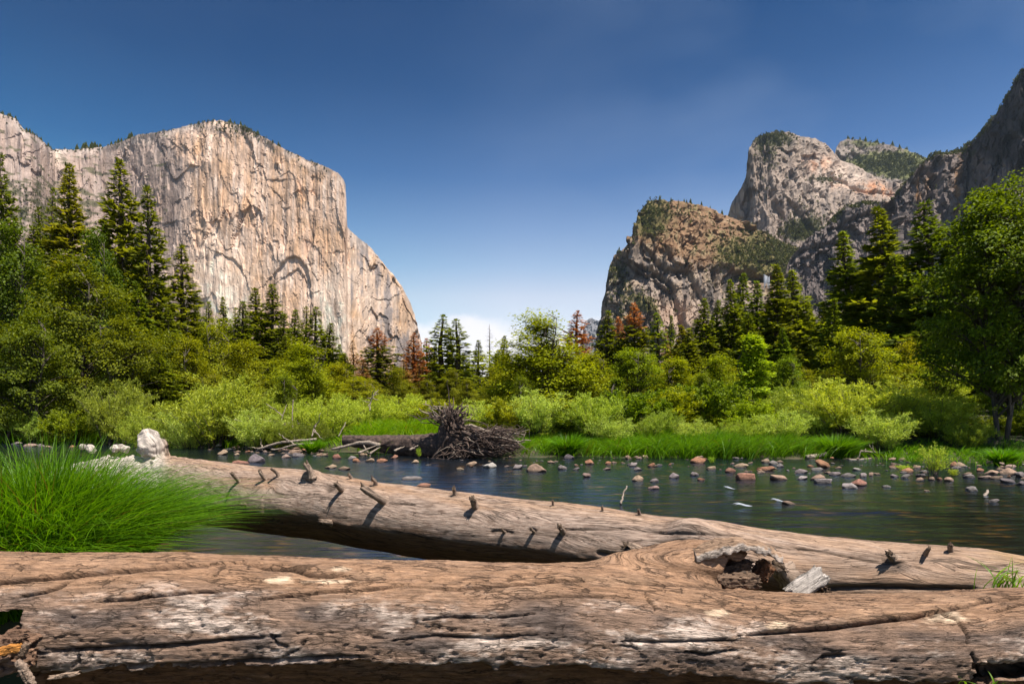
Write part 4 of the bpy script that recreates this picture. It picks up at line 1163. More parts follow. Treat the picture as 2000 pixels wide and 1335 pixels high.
BRD = [
    (20, 440, 38, 190, 'oak_b', (0.39, 0.55, 0.48), 'dark leafy oak at the left edge behind the other oaks'),
    (150, 505, 33, 270, 'oak_a', (0.52, 0.58, 0.40), 'widest olive oak in the left thicket'),
    (60, 610, 29, 190, 'oak_b', (0.45, 0.55, 0.40), 'low dark oak at the left edge of the water'),
    (240, 625, 30, 190, 'oak_b', (0.59, 0.63, 0.40), 'sunlit olive oak right of the widest oak'),
    (188, 455, 44, 130, 'oak_b', (0.35, 0.53, 0.48), 'dark round crown peeping over the widest oak'),
    (330, 655, 40, 150, 'oak_a', (0.56, 0.63, 0.40), 'olive leafy tree under the medium pine'),
    (422, 634, 46, 140, 'alder_a', (1.0, 1.05, 0.6), 'fresh green alder before the trio of fir tips'),
    (372, 660, 38, 130, 'alder_b', (0.95, 0.95, 0.5), 'yellowish alder with a bare twig, left of the pair of firs'),
    (468, 668, 42, 140, 'alder_b', (0.95, 0.95, 0.55), 'mid green alder below the close pair of firs'),
    (540, 702, 40, 120, 'alder_b', (0.9, 0.95, 0.5), 'alder in the shade between the pair of firs and the bright alder'),
    (592, 675, 36, 190, 'alder_a', (0.95, 1.05, 0.45), 'tall bright yellow-green alder under the cliff corner'),
    (655, 712, 42, 120, 'alder_b', (1.15, 1.1, 0.5), 'smaller alder right of the bright yellow-green alder'),
    (700, 735, 40, 110, 'maple', (1.1, 1.1, 0.5), 'low leafy tree under the small rusty fir'),
    (760, 775, 44, 120, 'alder_b', (0.8, 0.85, 0.5), 'shaded low tree under the stout rusty-tipped fir'),
    (1056, 620, 34, 285, 'alder_a', (1.0, 1.08, 0.3), 'big bright yellow-green tree in the middle of the far bank'),
    (1066, 668, 35.5, 250, 'maple', (1.02, 1.08, 0.35), 'broad yellow-green tree filling the skirts of the big bright one'),
    (985, 700, 40, 130, 'alder_b', (1.2, 1.2, 0.5), 'green tree at the left foot of the big bright one'),
    (1150, 690, 36, 150, 'alder_b', (0.95, 1.0, 0.4), 'yellow-green tree at the right foot of the big bright one'),
    (1240, 680, 36, 170, 'maple', (0.78, 0.98, 0.5), 'fresh green tree below the two rusty-crowned firs'),
    (1322, 700, 34, 140, 'alder_b', (1.0, 1.08, 0.45), 'yellow-green sapling below the yellowish fir'),
    (1400, 695, 33, 130, 'alder_b', (0.9, 1.05, 0.5), 'leafy sapling left of the pale poplar'),
    (1470, 662, 27, 120, 'poplar', (1.05, 1.35, 0.95), 'young poplar with pale shiny leaves'),
    (1540, 700, 38, 110, 'alder_b', (0.7, 0.95, 0.5), 'shaded tree right behind the young poplar'),
    (1678, 640, 33, 200, 'maple', (1.0, 1.08, 0.5), 'round bright maple in front of the big pair of firs'),
    (1768, 672, 35, 120, 'alder_a', (1.2, 1.12, 0.4), 'yellow-leaved tree right of the round maple'),
    (1835, 690, 33, 150, 'maple', (0.95, 1.15, 0.5), 'green tree in the shade left of the cottonwood trunk'),
    (1205, 742, 26.5, 70, 'poplar', (0.55, 0.72, 0.5), 'slim leafy sapling above the left part of the bank grass'),
    (1370, 728, 26.5, 76, 'alder_b', (0.75, 0.9, 0.5), 'upright leafy sapling above the middle of the bank grass'),
    (1020, 735, 26.5, 80, 'alder_b', (0.6, 0.72, 0.45), 'dark upright sapling right of the root plate'),
    (560, 735, 28, 90, 'alder_b', (0.55, 0.68, 0.45), 'dark sapling behind the heap of bleached sticks'),
    (1985, 640, 30, 140, 'oak_b', (0.42, 0.63, 0.40), 'dark leafy tree behind the cottonwood at the right edge'),
]
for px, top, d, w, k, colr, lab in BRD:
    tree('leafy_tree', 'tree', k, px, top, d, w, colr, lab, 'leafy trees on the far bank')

# the huge cottonwood at the right edge, with its own larger mesh
PR['cottonwood'] = broadleaf(71, 10, 3.3, 0.24, 210, 190, 0.16, 0.66, 0.60, 2, 0.45, 0.11)
tree('cottonwood_tree', 'tree', 'cottonwood', 1958, 368, 21.0, 300, (0.46, 0.62, 0.42), 'huge dark green cottonwood with a twin trunk at the right edge', base_z=0.35)

# willows and bushes on the far bank
WIL = [
    (14, 712, 29.5, 110, 'bush_b', (0.56, 0.65, 0.45), 'yellowish bush hanging over the water at the left edge'),
    (78, 800, 29.0, 130, 'willow_b', (0.75, 0.95, 0.9), 'bluish willow behind the left grass hummock'),
    (140, 800, 28, 120, 'bush', (0.85, 1.0, 0.6), 'low green bush left of the white root end of the log'),
    (222, 745, 27.5, 150, 'willow_a', (0.75, 0.8, 0.6), 'tall grey-green willow behind the white root end'),
    (300, 790, 26, 140, 'willow_b', (0.9, 1.0, 0.8), 'low pale willow right behind the big white root lump'),
    (372, 800, 25.5, 120, 'willow_c', (1.05, 1.19, 1.70), 'pale silvery willow left of the big round willow'),
    (425, 738, 26, 230, 'willow_a', (0.9, 0.95, 0.6), 'big round olive willow on the left bank'),
    (500, 800, 24.5, 130, 'willow_c', (1.00, 1.13, 1.36), 'willow right beside the big round olive one'),
    (560, 775, 26.5, 150, 'willow_b', (0.9, 1.0, 0.65), 'willow behind the heap of bleached sticks'),
    (640, 772, 26, 150, 'willow_a', (1.0, 1.1, 0.75), 'pale willow right of the heap of bleached sticks'),
    (715, 768, 28, 140, 'willow_b', (1.0, 1.1, 0.7), 'sunlit willow behind the lying dark trunk, left end'),
    (785, 772, 29, 140, 'willow_a', (1.05, 1.15, 0.7), 'sunlit willow behind the middle of the lying dark trunk'),
    (850, 778, 29, 140, 'bush', (1.1, 1.1, 0.6), 'low bush straight behind the root plate'),
    (945, 782, 26, 150, 'willow_c', (1.00, 1.13, 1.10), 'green willow right behind the root plate'),
    (1000, 775, 25, 130, 'bush', (1.15, 1.15, 0.6), 'yellowish bush right of the root plate'),
    (1050, 760, 24, 120, 'willow_c', (1.10, 1.24, 1.44), 'upright pale willow under the big bright tree'),
    (1105, 790, 24.5, 120, 'bush_b', (0.59, 0.75, 0.54), 'dense green bush between two pale upright willows'),
    (1165, 770, 23.5, 140, 'willow_a', (0.95, 1.1, 0.8), 'pale willow over the left end of the tall bank grass'),
    (1240, 760, 25, 170, 'bush_b', (0.62, 0.85, 0.54), 'wide leafy bush over the left part of the bank grass'),
    (1315, 755, 25.5, 160, 'bush', (1.2, 1.25, 0.6), 'bright bush over the middle of the bank grass'),
    (1390, 740, 26, 160, 'bush_b', (0.62, 0.82, 0.54), 'green bush left below the young poplar'),
    (1465, 780, 24.5, 140, 'bush', (1.0, 1.25, 0.75), 'bush at the foot of the young poplar'),
    (1545, 742, 26, 170, 'willow_b', (0.75, 0.85, 0.55), 'dull olive willow right of the young poplar'),
    (1600, 800, 23.5, 110, 'willow_c', (0.89, 1.08, 1.19), 'low willow above the small pale log on the bank'),
    (1665, 742, 23, 220, 'willow_a', (1.1, 1.15, 0.75), 'largest pale round willow below the round maple'),
    (1770, 738, 24, 200, 'willow_b', (1.05, 1.1, 0.65), 'large pale willow right of the largest one'),
    (1725, 800, 21, 130, 'willow_c', (1.05, 1.19, 1.36), 'front willow between the two large pale ones'),
    (1835, 775, 22, 170, 'willow_a', (0.9, 1.0, 0.6), 'willow left of the cottonwood trunk'),
    (1888, 815, 20.5, 110, 'willow_b', (0.7, 0.8, 0.5), 'dim willow in the shade before the cottonwood trunk'),
    (1195, 812, 22.6, 100, 'willow_c', (0.95, 1.1, 1.3), 'feathery pale willow rising out of the left end of the bank grass'),
    (1285, 800, 23.0, 110, 'willow_a', (0.7, 0.85, 0.6), 'green willow behind the bank grass, left of the pale one'),
    (1352, 818, 22.6, 90, 'willow_c', (1.0, 1.12, 1.3), 'small pale willow standing in the middle of the bank grass'),
    (1450, 812, 22.7, 110, 'willow_b', (0.8, 0.95, 0.6), 'green willow in the bank grass below the young poplar'),
    (1530, 800, 22.4, 120, 'willow_c', (1.0, 1.15, 1.3), 'feathery pale willow at the right end of the bank grass'),
    (2022, 800, 21.5, 110, 'bush', (0.55, 0.7, 0.4), 'shaded bush right of the cottonwood trunk'),
]
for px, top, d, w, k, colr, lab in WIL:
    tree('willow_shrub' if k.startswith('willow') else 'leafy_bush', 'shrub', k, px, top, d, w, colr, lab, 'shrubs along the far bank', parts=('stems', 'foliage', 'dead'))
for px, top, d, w, colr, lab in ((1824, 858, 15.0, 62, (1.0, 1.15, 0.9), 'small willow growing among the stones in the river on the right'),
                                 (1766, 905, 16.6, 36, (1.0, 1.2, 0.7), 'tiny green sprig on stones left of the river willow'),
                                 (1862, 912, 15.4, 22, (1.1, 1.2, 0.7), 'tiny green sprig on stones right of the river willow'),
                                 (818, 870, 20.5, 12, (1.1, 1.3, 0.7), 'tiny green sprig in the water before the dark trunk'),
                                 (1390, 888, 18.6, 16, (0.9, 1.2, 0.7), 'tiny green sprig by the orange boulder under the bank grass')):
    tree('river_sprig', 'sprig', 'sprig', px, top, d, w, colr, lab, 'green sprigs in the river', base_z=-0.05, parts=('stems', 'foliage', 'dead'))

# low shrubs filling the bank below the trees
rr = random.Random(23)
for k in range(34):
    px = 480 + 1560 * (k + rr.uniform(0.2, 0.8)) / 34
    if 700 < px < 960 and k % 2: continue
    v = rr.choice([0.42, 0.5, 0.62, 0.8, 1.0])
    d = rr.uniform(24.0, 26.0) if px < 1690 else rr.uniform(21.5, 23.5)
    if 640 < px < 940: d += 3.5
    tree('low_shrub', 'shrub', rr.choice(['bush', 'willow_c', 'bush_b', 'willow_b']), px, rr.uniform(806, 834), d, rr.uniform(90, 140), (v, v * 1.12, v * 0.7),
         'low green shrub filling the foot of the bank thicket', 'low shrubs of the bank thicket', parts=('stems', 'foliage', 'dead'))
# the wood behind: firs and leafy trees that nothing tells apart
rr = random.Random(17)
for k in range(64):
    px = -70 + 2140 * (k + rr.uniform(0.1, 0.9)) / 64
    lim = tab(px, [(-70, 560), (330, 600), (520, 650), (700, 690), (820, 690), (900, 684), (1000, 690), (1150, 690), (1350, 660), (1500, 610), (1700, 580), (2070, 520)])
    top = lim + rr.uniform(0, 50)
    d = rr.uniform(80, 130)
    v = rr.uniform(0.7, 1.0)
    tree('forest_fir', 'conifer', rr.choice(['fir_a', 'fir_b', 'fir_c', 'pine_b']), px, top, d, rr.uniform(55, 85), (v * 0.95, v, v * 0.8),
         'plain dark fir in the far row that closes the wood', 'plain firs closing the wood')
for k in range(60):
    px = -60 + 2120 * (k + rr.uniform(0.1, 0.9)) / 60
    top = tab(px, [(-60, 640), (330, 690), (600, 735), (760, 745), (900, 735), (1100, 735), (1400, 720), (1700, 690), (2060, 660)]) + rr.uniform(0, 45)
    v = rr.uniform(0.55, 1.0)
    mid_ = 640 < px < 1010
    if mid_: top = rr.uniform(700, 752)
    tree('understorey_tree', 'tree', 'alder_b' if mid_ else rr.choice(['alder_b', 'oak_b', 'maple']), px, top, rr.uniform(48, 66) if mid_ else rr.uniform(38, 62), rr.uniform(52, 80) if mid_ else rr.uniform(100, 160), (v, v, v * 0.6),
         'plain leafy tree of the understorey behind the bank shrubs', 'understorey trees')
# small trees on the rims
for o_, (x0, x1, n, skyl, dt) in enumerate((((148, 262), 0, 22, EC_SKY, EC_DT), ((0, 100), 0, 14, EC_SKY, EC_DT), ((440, 560), 0, 10, EC_SKY, EC_DT), ((1280, 1420), 0, 12, SP_SKY, SP_DT),
                                            ((1640, 1800), 0, 12, HR_SKY, [(1560, 2800), (1640, 2850), (1960, 3000)]), ((1880, 1990), 0, 10, DW_SKY, DW_DT))):
    a, b_ = x0
    where = ('low saddle left of the pale cliff', 'rim of the rock at the left edge', 'sloping top of the pale cliff', 'crest of the brown buttress', 'farthest right ridge', 'crest of the dark wall')[o_]
    for k in range(n):
        px = rr.uniform(a, b_)
        d = float(tab(px, dt)) + 25
        y0 = float(tab(px, skyl))
        h = rr.uniform(5, 12) * (1.2 if o_ == 0 else 0.8)
        zb = CH + (HZ - y0 - 3) / F * d - 6
        tree('rim_fir', 'conifer', rr.choice(['fir_b', 'fir_a']), px, y0 - h, d, h * 0.75, (0.7, 0.75, 0.7), 'tiny dark fir on the ' + where, 'tiny firs on the ' + where, base_z=zb, yaw=rr.uniform(0, 6))


# ------------------------------------------------------------------ grass
def blades(n, P, dirs, L, W, curl, seed, segs=5):
    """Ribbons rising from P, leaning along dirs and drooping at the tip."""
    rng = np.random.default_rng(seed)
    s = np.linspace(0, 1, segs + 1)[None, :, None]
    up = np.array([0, 0, 1.0])
    lean = unit(dirs)[:, None, :]; L = L[:, None, None]; curl = curl[:, None, None]
    c = P[:, None, :] + L * (up * (s - 0.42 * curl * s ** 2.2) + lean * (0.25 * s + 0.75 * curl * s ** 1.8) * curl ** 0.5)
    side = unit(np.cross(lean, up) + rng.normal(0, 0.35, (n, 1, 3)))
    w = W[:, None, None] * np.clip(1.05 - s ** 2.2, 0.04, 1) * 0.5
    V = np.stack([c - side * w, c + side * w], 2).reshape(n, -1, 3)
    k = 2 * (segs + 1)
    b0 = np.arange(n)[:, None] * k; j = np.arange(segs)[None, :] * 2
    Q = np.stack([b0 + j, b0 + j + 1, b0 + j + 3, b0 + j + 2], -1).reshape(-1, 4)
    return V.reshape(-1, 3), Q


def grass_strip(label, pts, n, L, W, col, seed, wind=(0.8, -0.3), name='bank_grass'):
    """pts: (px, distance, half depth in metres, height factor)"""
    rng = np.random.default_rng(seed)
    p = np.array(pts, float)
    px = rng.uniform(p[0, 0], p[-1, 0], n)
    # tussocks
    cen = rng.uniform(p[0, 0], p[-1, 0], max(6, int((p[-1, 0] - p[0, 0]) / 14)))
    pick = cen[rng.integers(len(cen), size=n)]
    px = np.where(rng.random(n) < 0.75, pick + rng.normal(0, 5, n), px)
    d = np.interp(px, p[:, 0], p[:, 1]) + rng.normal(0, 1, n) * np.interp(px, p[:, 0], p[:, 2])
    x = (px - 1000) / F * d
    z = np.maximum(gz(x, d), 0.0) - 0.03
    hf = np.interp(px, p[:, 0], p[:, 3]) * (0.8 + 0.35 * fbm(px * 0.03, d * 0.6, seed, 2))
    off = (px - pick) / 8
    dirs = np.stack([wind[0] * 1.3 + 0.5 * off + rng.normal(0, 0.6, n), wind[1] + rng.normal(0, 0.6, n), 0 * px], 1)
    Vv, Q = blades(n, np.stack([x, d, z], 1), dirs, L * hf * rng.uniform(0.6, 1.15, n), W * rng.uniform(0.6, 1.2, n), rng.uniform(0.35, 1.0, n), seed)
    o = tag(obj(name, np_mesh(name, Vv, Q), M_GRASS), label, 'grass', kind='stuff')
    o.color = (*col, 1)
    return o


grass_strip('tall bright green grass bent along the right part of the far bank', [(1165, 22.2, 0.5, 0.7), (1230, 21.8, 0.6, 1.0), (1400, 21.6, 0.6, 1.15), (1560, 21.4, 0.5, 0.95), (1690, 21.0, 0.4, 0.7)], 15000, 1.0, 0.022, (0.85, 0.98, 0.7), 3)
grass_strip('bright grass behind the lying dark trunk', [(640, 26.0, 1.0, 0.7), (720, 25.6, 1.2, 1.0), (860, 25.4, 1.2, 0.9)], 8000, 0.95, 0.024, (1.3, 1.25, 0.9), 4)
grass_strip('green grass along the left far bank', [(-60, 31, 0.8, 0.9), (60, 30.4, 0.8, 0.9), (330, 28, 0.8, 0.8), (640, 25.5, 0.8, 0.7)], 9000, 0.9, 0.026, (0.95, 1.0, 0.9), 5)
grass_strip('green grass and weeds between the root plate and the tall bank grass', [(880, 23.2, 0.6, 0.6), (1040, 22.8, 0.8, 0.9), (1180, 22.2, 0.7, 0.8)], 6000, 0.8, 0.022, (1.0, 1.1, 0.9), 6)
grass_strip('sparse grass along the right far bank', [(1690, 20.8, 0.6, 0.8), (1850, 19.8, 0.7, 0.6), (2080, 18.8, 0.7, 0.7)], 4000, 0.7, 0.02, (0.9, 1.05, 0.9), 7)


def tussock(px, base, w, h, n, col, label, seed, lean=0.2, zadd=0.0):
    rng = np.random.default_rng(seed)
    d = CH * F / (base - HZ)
    x = (px - 1000) / F * d; R = w / F * d / 2
    a = rng.uniform(0, 6.28, n); r = R * 0.42 * np.sqrt(rng.random(n))
    P = np.stack([r * np.cos(a), r * np.sin(a) * 0.7, 0 * a - 0.04], 1)
    dirs = np.stack([np.cos(a) * (0.3 + r / R) + lean, np.sin(a) * (0.3 + r / R), 0 * a], 1) + rng.normal(0, 0.2, (n, 3)) * [1, 1, 0]
    Hh = h / F * d
    Vv, Q = blades(n, P, dirs, Hh * rng.uniform(0.75, 1.35, n), np.full(n, 0.024), rng.uniform(0.35, 1.0, n), seed)
    o = tag(obj('grass_tussock', np_mesh('grass_tussock', Vv, Q), M_GRASS, None, (x, d, max(gz1(x, d), 0.0))), label, 'grass tussock', 'grass tussocks on the far bank')
    o.color = (*col, 1)


tussock(30, 862, 60, 30, 900, (0.9, 1.0, 0.9), 'round green grass hummock at the left water edge', 1)
tussock(1632, 893, 92, 46, 1400, (0.8, 0.95, 0.8), 'dark green tussock right of the tall bank grass', 2)
tussock(1958, 908, 62, 36, 1000, (0.75, 1.0, 0.7), 'small bright tussock right under the cottonwood trunk', 3)
tussock(1110, 890, 50, 46, 800, (0.8, 1.0, 0.8), 'upright tussock left of the tall bank grass', 4)
tussock(610, 884, 40, 30, 500, (0.9, 1.1, 0.8), 'grass tuft among the driftwood left of the dark trunk', 5)

# ------------------------------------------------------------------ the two weathered logs in the foreground
M_WOOD1 = wood_mat('weathered log wood', (4.0, 110.0), (13.0, 44.0), (4.5, 30.0), 0.016, 0.5)
M_WOOD2 = wood_mat('silvery log wood', (1.6, 130.0), (2.2, 46.0), (1.4, 30.0), 0.010, 0.6)


def solve_z(d, top, r):
    """Height of a cylinder's axis at distance d whose upper outline is at photo row `top`."""
    at_ = math.atan((top - HZ) / F)
    z = 0.6
    for _ in range(30):
        rho = math.hypot(d, CH - z)
        z = CH - d * math.tan(at_ + math.asin(min(0.9, r / rho)))
    return z


def smin(a, b, k):
    h = np.clip(0.5 + 0.5 * (b - a) / k, 0, 1)
    return b + (a - b) * h - k * h * (1 - h)


def smax(a, b, k): return -smin(-a, -b, k)


def proj(P):
    return 1000 + P[:, 0] / P[:, 1] * F, HZ - (P[:, 2] - CH) / P[:, 1] * F




# --- near log, lying across the whole foreground with a hollow limb stub on its far side
D1 = 3.05
tx = np.array([-300, 0, 200, 350, 430, 700, 900, 1100, 1250, 1350, 1450, 1530, 1700, 1850, 2000, 2300], float)
tt_ = np.array([1079, 1077, 1080, 1076, 1083, 1090, 1095, 1099, 1118, 1134, 1149, 1156, 1157, 1155, 1149, 1140], float)
tr_ = np.array([.345, .345, .345, .345, .34, .335, .33, .32, .30, .285, .27, .262, .262, .262, .265, .27])
lx = (tx - 1000) / F * D1
lz = np.array([solve_z(D1, a, b_) for a, b_ in zip(tt_, tr_)])
mxp = np.array([1000, 1100, 1180, 1240, 1300, 1350, 1400, 1460, 1505, 1560], float)
mtop = np.array([1150, 1112, 1090, 1070, 1058, 1052, 1054, 1062, 1075, 1090], float)
mr = np.array([.22, .22, .215, .20, .18, .165, .15, .13, .115, .10])
md = np.array([3.10, 3.14, 3.18, 3.22, 3.27, 3.32, 3.38, 3.46, 3.52, 3.60])
mx = (mxp - 1000) / F * md
mz = np.array([solve_z(a, b_, c) for a, b_, c in zip(md, mtop, mr)])
h1 = 0.0085
gx1 = np.arange(-3.25, 3.25, h1, dtype=np.float32); gy1 = np.arange(2.58, 3.80, h1, dtype=np.float32); gz1_ = np.arange(0.18, 1.24, h1, dtype=np.float32)
zc = np.interp(gx1, lx, lz).astype(np.float32); rc = np.interp(gx1, lx, tr_).astype(np.float32)
wob = (0.018 * fbm(gx1 * 1.4, 0.2, 0.7, 3)).astype(np.float32)
GX = gx1[:, None, None]; GY = gy1[None, :, None]; GZ = gz1_[None, None, :]
f = np.sqrt((GY - (D1 + wob)[:, None, None]) ** 2 + (GZ - zc[:, None, None]) ** 2) - (rc + wob * 0.3)[:, None, None]
# limb
sx0, sx1 = np.searchsorted(gx1, mx[0]), np.searchsorted(gx1, mx[-1])
lxs = gx1[sx0:sx1]
ly = np.interp(lxs, mx, md).astype(np.float32)[:, None, None]; lzc = np.interp(lxs, mx, mz).astype(np.float32)[:, None, None]; lr = np.interp(lxs, mx, mr).astype(np.float32)[:, None, None]
sub = f[sx0:sx1]
limb = np.sqrt((GY - ly) ** 2 + (GZ - lzc) ** 2) - lr
xe = (1440 - 1000) / F * 3.45
jag = 0.035 * pnoise(GX[sx0:sx1] * 0 + 0.3, GY * 14, GZ * 14)
limb = np.maximum(limb, (lxs[:, None, None] - xe + jag - 0.10 * (GZ - lzc)) * 0.8)
limb = limb + 0.012 * pnoise(lxs[:, None, None] * 5, GY * 9, GZ * 9)
u_ = smin(sub, limb, 0.07)
xh = (1385 - 1000) / F * 3.30
grow = np.clip((lxs - xh) / 0.10, 0, 1).astype(np.float32)[:, None, None]
hol = np.sqrt((GY - (ly - 0.075)) ** 2 * 0.7 + (GZ - (lzc - 0.045)) ** 2) - (lr * 0.93) * np.sqrt(grow)
hol = np.where(lxs[:, None, None] > xh, hol, np.maximum(0.05, xh - lxs[:, None, None]))
hol = hol + 0.018 * pnoise(lxs[:, None, None] * 9, GY * 9, GZ * 9)
carved = np.maximum(u_, -np.maximum(hol, -(sub - 0.015)))
f[sx0:sx1] = carved
# broken left end: lower part ends in a ragged edge, the top slab runs on out of the frame
xl = (52 - 1000) / F * 2.75
ragged = xl + 0.05 * pnoise(GX * 0 + 0.5, GY * 6, GZ * 9) + 0.05 * (0.62 - GZ)
slab_z = 0.845 + 0.03 * pnoise(GX * 5, GY * 6, GZ * 0 + 0.5)
cut = np.minimum(ragged - GX, slab_z - GZ)
f = np.maximum(f, cut * 0.9)
# broken away strip low on the right
xr_ = (1905 - 1000) / F * 2.8
lip = 0.595 + 0.10 * (GX - xr_) + 0.015 * pnoise(GX * 12, GY * 0 + 0.4, GZ * 0 + 0.8)
notch = np.maximum(np.maximum(xr_ + 0.04 * pnoise(GX * 0 + 0.9, GY * 8, GZ * 14) - GX, GZ - lip), np.maximum(GY - (D1 - rc[:, None, None] + 0.15), lip - 0.085 - GZ))
f = np.maximum(f, -notch)
f = np.maximum(f, np.abs(GX) - 3.2)
V, Q = surface_nets(f.astype(np.float32), (gx1[0], gy1[0], gz1_[0]), h1)
del f, sub, limb, u_, hol, carved, cut, ragged, slab_z, lip, notch, jag
me = np_mesh('near_log', V, Q)
N = vnormals(me)
if np.mean(N[:, 1] * (V[:, 1] - D1)) < 0:
    Q = Q[:, ::-1]; bpy.data.meshes.remove(me); me = np_mesh('near_log', V, Q); N = vnormals(me)
PXv, PYv = proj(V)
zcv = np.interp(V[:, 0], lx, lz); rcv = np.interp(V[:, 0], lx, tr_)
th = np.arctan2(V[:, 2] - zcv, -(V[:, 1] - D1))          # 0 towards the camera, pi/2 up
X = V[:, 0]
ly2 = np.interp(X, mx, md); lz2 = np.interp(X, mx, mz); lr2 = np.interp(X, mx, mr)
dm_ = np.hypot(V[:, 1] - D1, V[:, 2] - zcv) - rcv; dl_ = np.hypot(V[:, 1] - ly2, V[:, 2] - lz2) - lr2
wl_ = sstep(0.02, 0.10, dm_ - np.maximum(dl_, 0)) * (X > mx[1]) * (X < mx[-1] + 0.1)
thl = np.arctan2(V[:, 2] - lz2, -(V[:, 1] - ly2))
arc = th * 0.33 * (1 - wl_) + (thl * 0.20 + 0.25) * wl_
front = (N[:, 1] < 0.35) & (V[:, 1] < 3.6)
w1 = 0.10 * fbm(X * 1.6, arc * 4, 0.2, 3)
wr = ridged(X / 0.16 + 2 * w1, (arc + 0.25 * w1) / 0.030, 0.7, 3, 2)
zone = sstep(0.75, 0.25, th + 0.5 * fbm(X * 1.2, arc * 3, 5.0, 3))      # lower, more gnawed part of the face
disp = 0.010 * fbm(X / 0.30, arc / 0.09, 1.0, 4) + 0.004 * fbm(X / 0.05, arc / 0.012, 3.0, 4)
disp -= (0.002 + 0.012 * zone) * sstep(0.72, 0.95, wr)
fc, fb = facets(X / 0.14 + 3 * w1, arc / 0.05, 21, 1.2)
disp += (0.001 + 0.006 * zone) * fc
# fine cross checks in the smooth upper wood
chk = ridged((X + 0.4 * arc) / 0.045, arc / 0.11, 4.0, 1, 5)
disp -= 0.004 * sstep(0.93, 0.99, chk) * sstep(0.35, 0.7, th) * sstep(0.0, 0.2, fbm(X * 2.0, arc * 5, 9.0, 2))
CR1 = [([(-80, 1143), (0, 1137), (120, 1126), (200, 1117), (330, 1106), (470, 1100)], 3.2, .030), ([(475, 1098), (520, 1104), (570, 1108), (610, 1120), (640, 1122), (680, 1123)], 4.5, .030), ([(180, 1174), (260, 1169), (360, 1157), (470, 1151)], 2.4, .020),
       ([(480, 1174), (560, 1164), (640, 1155), (720, 1149), (800, 1142)], 2.2, .018), ([(55, 1276), (140, 1268), (250, 1264), (330, 1261), (400, 1253), (470, 1247), (560, 1240)], 3.2, .028), ([(30, 1165), (90, 1155), (135, 1138)], 2.4, .018),
       ([(170, 1303), (260, 1301), (380, 1297), (520, 1290), (640, 1283), (720, 1279)], 3.5, .03), ([(800, 1146), (900, 1150), (1010, 1141), (1100, 1132), (1180, 1134)], 2.2, .018), ([(1190, 1133), (1290, 1141), (1380, 1143), (1450, 1152)], 2.2, .016),
       ([(1195, 1252), (1300, 1252), (1400, 1249), (1445, 1247)], 2.6, .022), ([(1440, 1240), (1520, 1233), (1620, 1225), (1700, 1213), (1780, 1203), (1830, 1192)], 4.2, .034), ([(1770, 1207), (1850, 1190), (1930, 1172), (2010, 1166)], 2.4, .018),
       ([(1830, 1193), (1870, 1207), (1890, 1240), (1890, 1265)], 2.4, .018), ([(1895, 1270), (1905, 1290), (1900, 1308)], 3.0, .02), ([(1940, 1195), (1990, 1180), (2060, 1170)], 2, .014), ([(150, 1275), (155, 1290), (140, 1303)], 3, .02),
       ([(530, 1235), (540, 1255), (565, 1262)], 2.4, .016), ([(600, 1245), (585, 1268), (550, 1282)], 2.4, .014), ([(820, 1210), (880, 1203), (960, 1206), (1060, 1195)], 2.4, .016), ([(760, 1250), (850, 1240), (950, 1246), (1080, 1236)], 2.6, .02),
       ([(1000, 1170), (1100, 1163), (1200, 1166)], 2.0, .013), ([(1260, 1165), (1275, 1180), (1283, 1195)], 1.8, .012), ([(1330, 1270), (1380, 1278), (1440, 1268)], 3, .02), ([(1600, 1285), (1650, 1278)], 6, .03)]
jx = 2.0 * fbm(X * 9, arc * 25, 2.2, 3); crack = np.zeros(len(V))
for line, wd_, dep in CR1:
    xs_ = [p[0] for p in line]; ys_ = [p[1] for p in line]
    bb = front & (PXv > min(xs_) - 25) & (PXv < max(xs_) + 25) & (PYv > min(ys_) - 25) & (PYv < max(ys_) + 25)
    if not bb.any(): continue
    d_, sd_, t_ = polydist(PXv[bb], PYv[bb] + jx[bb], line)
    taper = np.clip(np.minimum(t_, 1 - t_) * 6, 0.25, 1)
    g_ = np.exp(-(d_ / (wd_ * taper)) ** 2)
    disp[bb] -= 1.3 * dep * g_
    crack[bb] = np.maximum(crack[bb], np.exp(-(d_ / (wd_ * taper * 0.9)) ** 2))
    disp[bb] += 0.004 * np.exp(-(d_ / 9) ** 2) * (sd_ < 0)
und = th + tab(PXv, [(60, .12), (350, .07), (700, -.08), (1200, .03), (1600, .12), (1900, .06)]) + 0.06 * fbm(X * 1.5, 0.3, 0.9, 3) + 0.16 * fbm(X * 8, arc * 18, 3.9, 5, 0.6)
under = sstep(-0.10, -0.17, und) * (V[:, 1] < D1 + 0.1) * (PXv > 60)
disp -= 0.055 * under
set_co(me, V + N * disp[:, None])
n1 = fbm(X * 1.3, arc * 5, 2.0, 4); n2 = fbm(X * 5, arc * 30, 6.0, 4); n3 = fbm(X * 14, arc * 40, 8.0, 3); n4 = fbm(X * 2.6, arc * 9, 11.0, 4)
tn = np.array([0.37, 0.225, 0.140]); gy_ = np.array([0.185, 0.145, 0.130]); pl = np.array([0.66, 0.555, 0.50]); br = np.array([0.17, 0.095, 0.055]); dk = np.array([0.07, 0.05, 0.042])
topz = sstep(0.55, 1.0, th + 0.35 * n1)
col = np.ones((len(V), 3)) * np.array([0.275, 0.19, 0.145])
col = mixc(col, gy_, sstep(-0.15, 0.35, n4 + 0.3 * n2) * (1 - topz))
n5 = fbm(X * 1.8, arc * 7, 15.0, 5, 0.62); n6 = fbm(X * 22, arc * 70, 17.0, 3)
col = mixc(col, pl, sstep(0.02, 0.30, n5 + 0.35 * n6) * 0.85 * (1 - 0.55 * topz))
col = mixc(col, tn, topz * 0.85 * sstep(-0.5, 0.1, n2 + 0.4))
col = mixc(col, [0.42, 0.28, 0.19], topz * sstep(0.1, 0.4, n4) * 0.6)
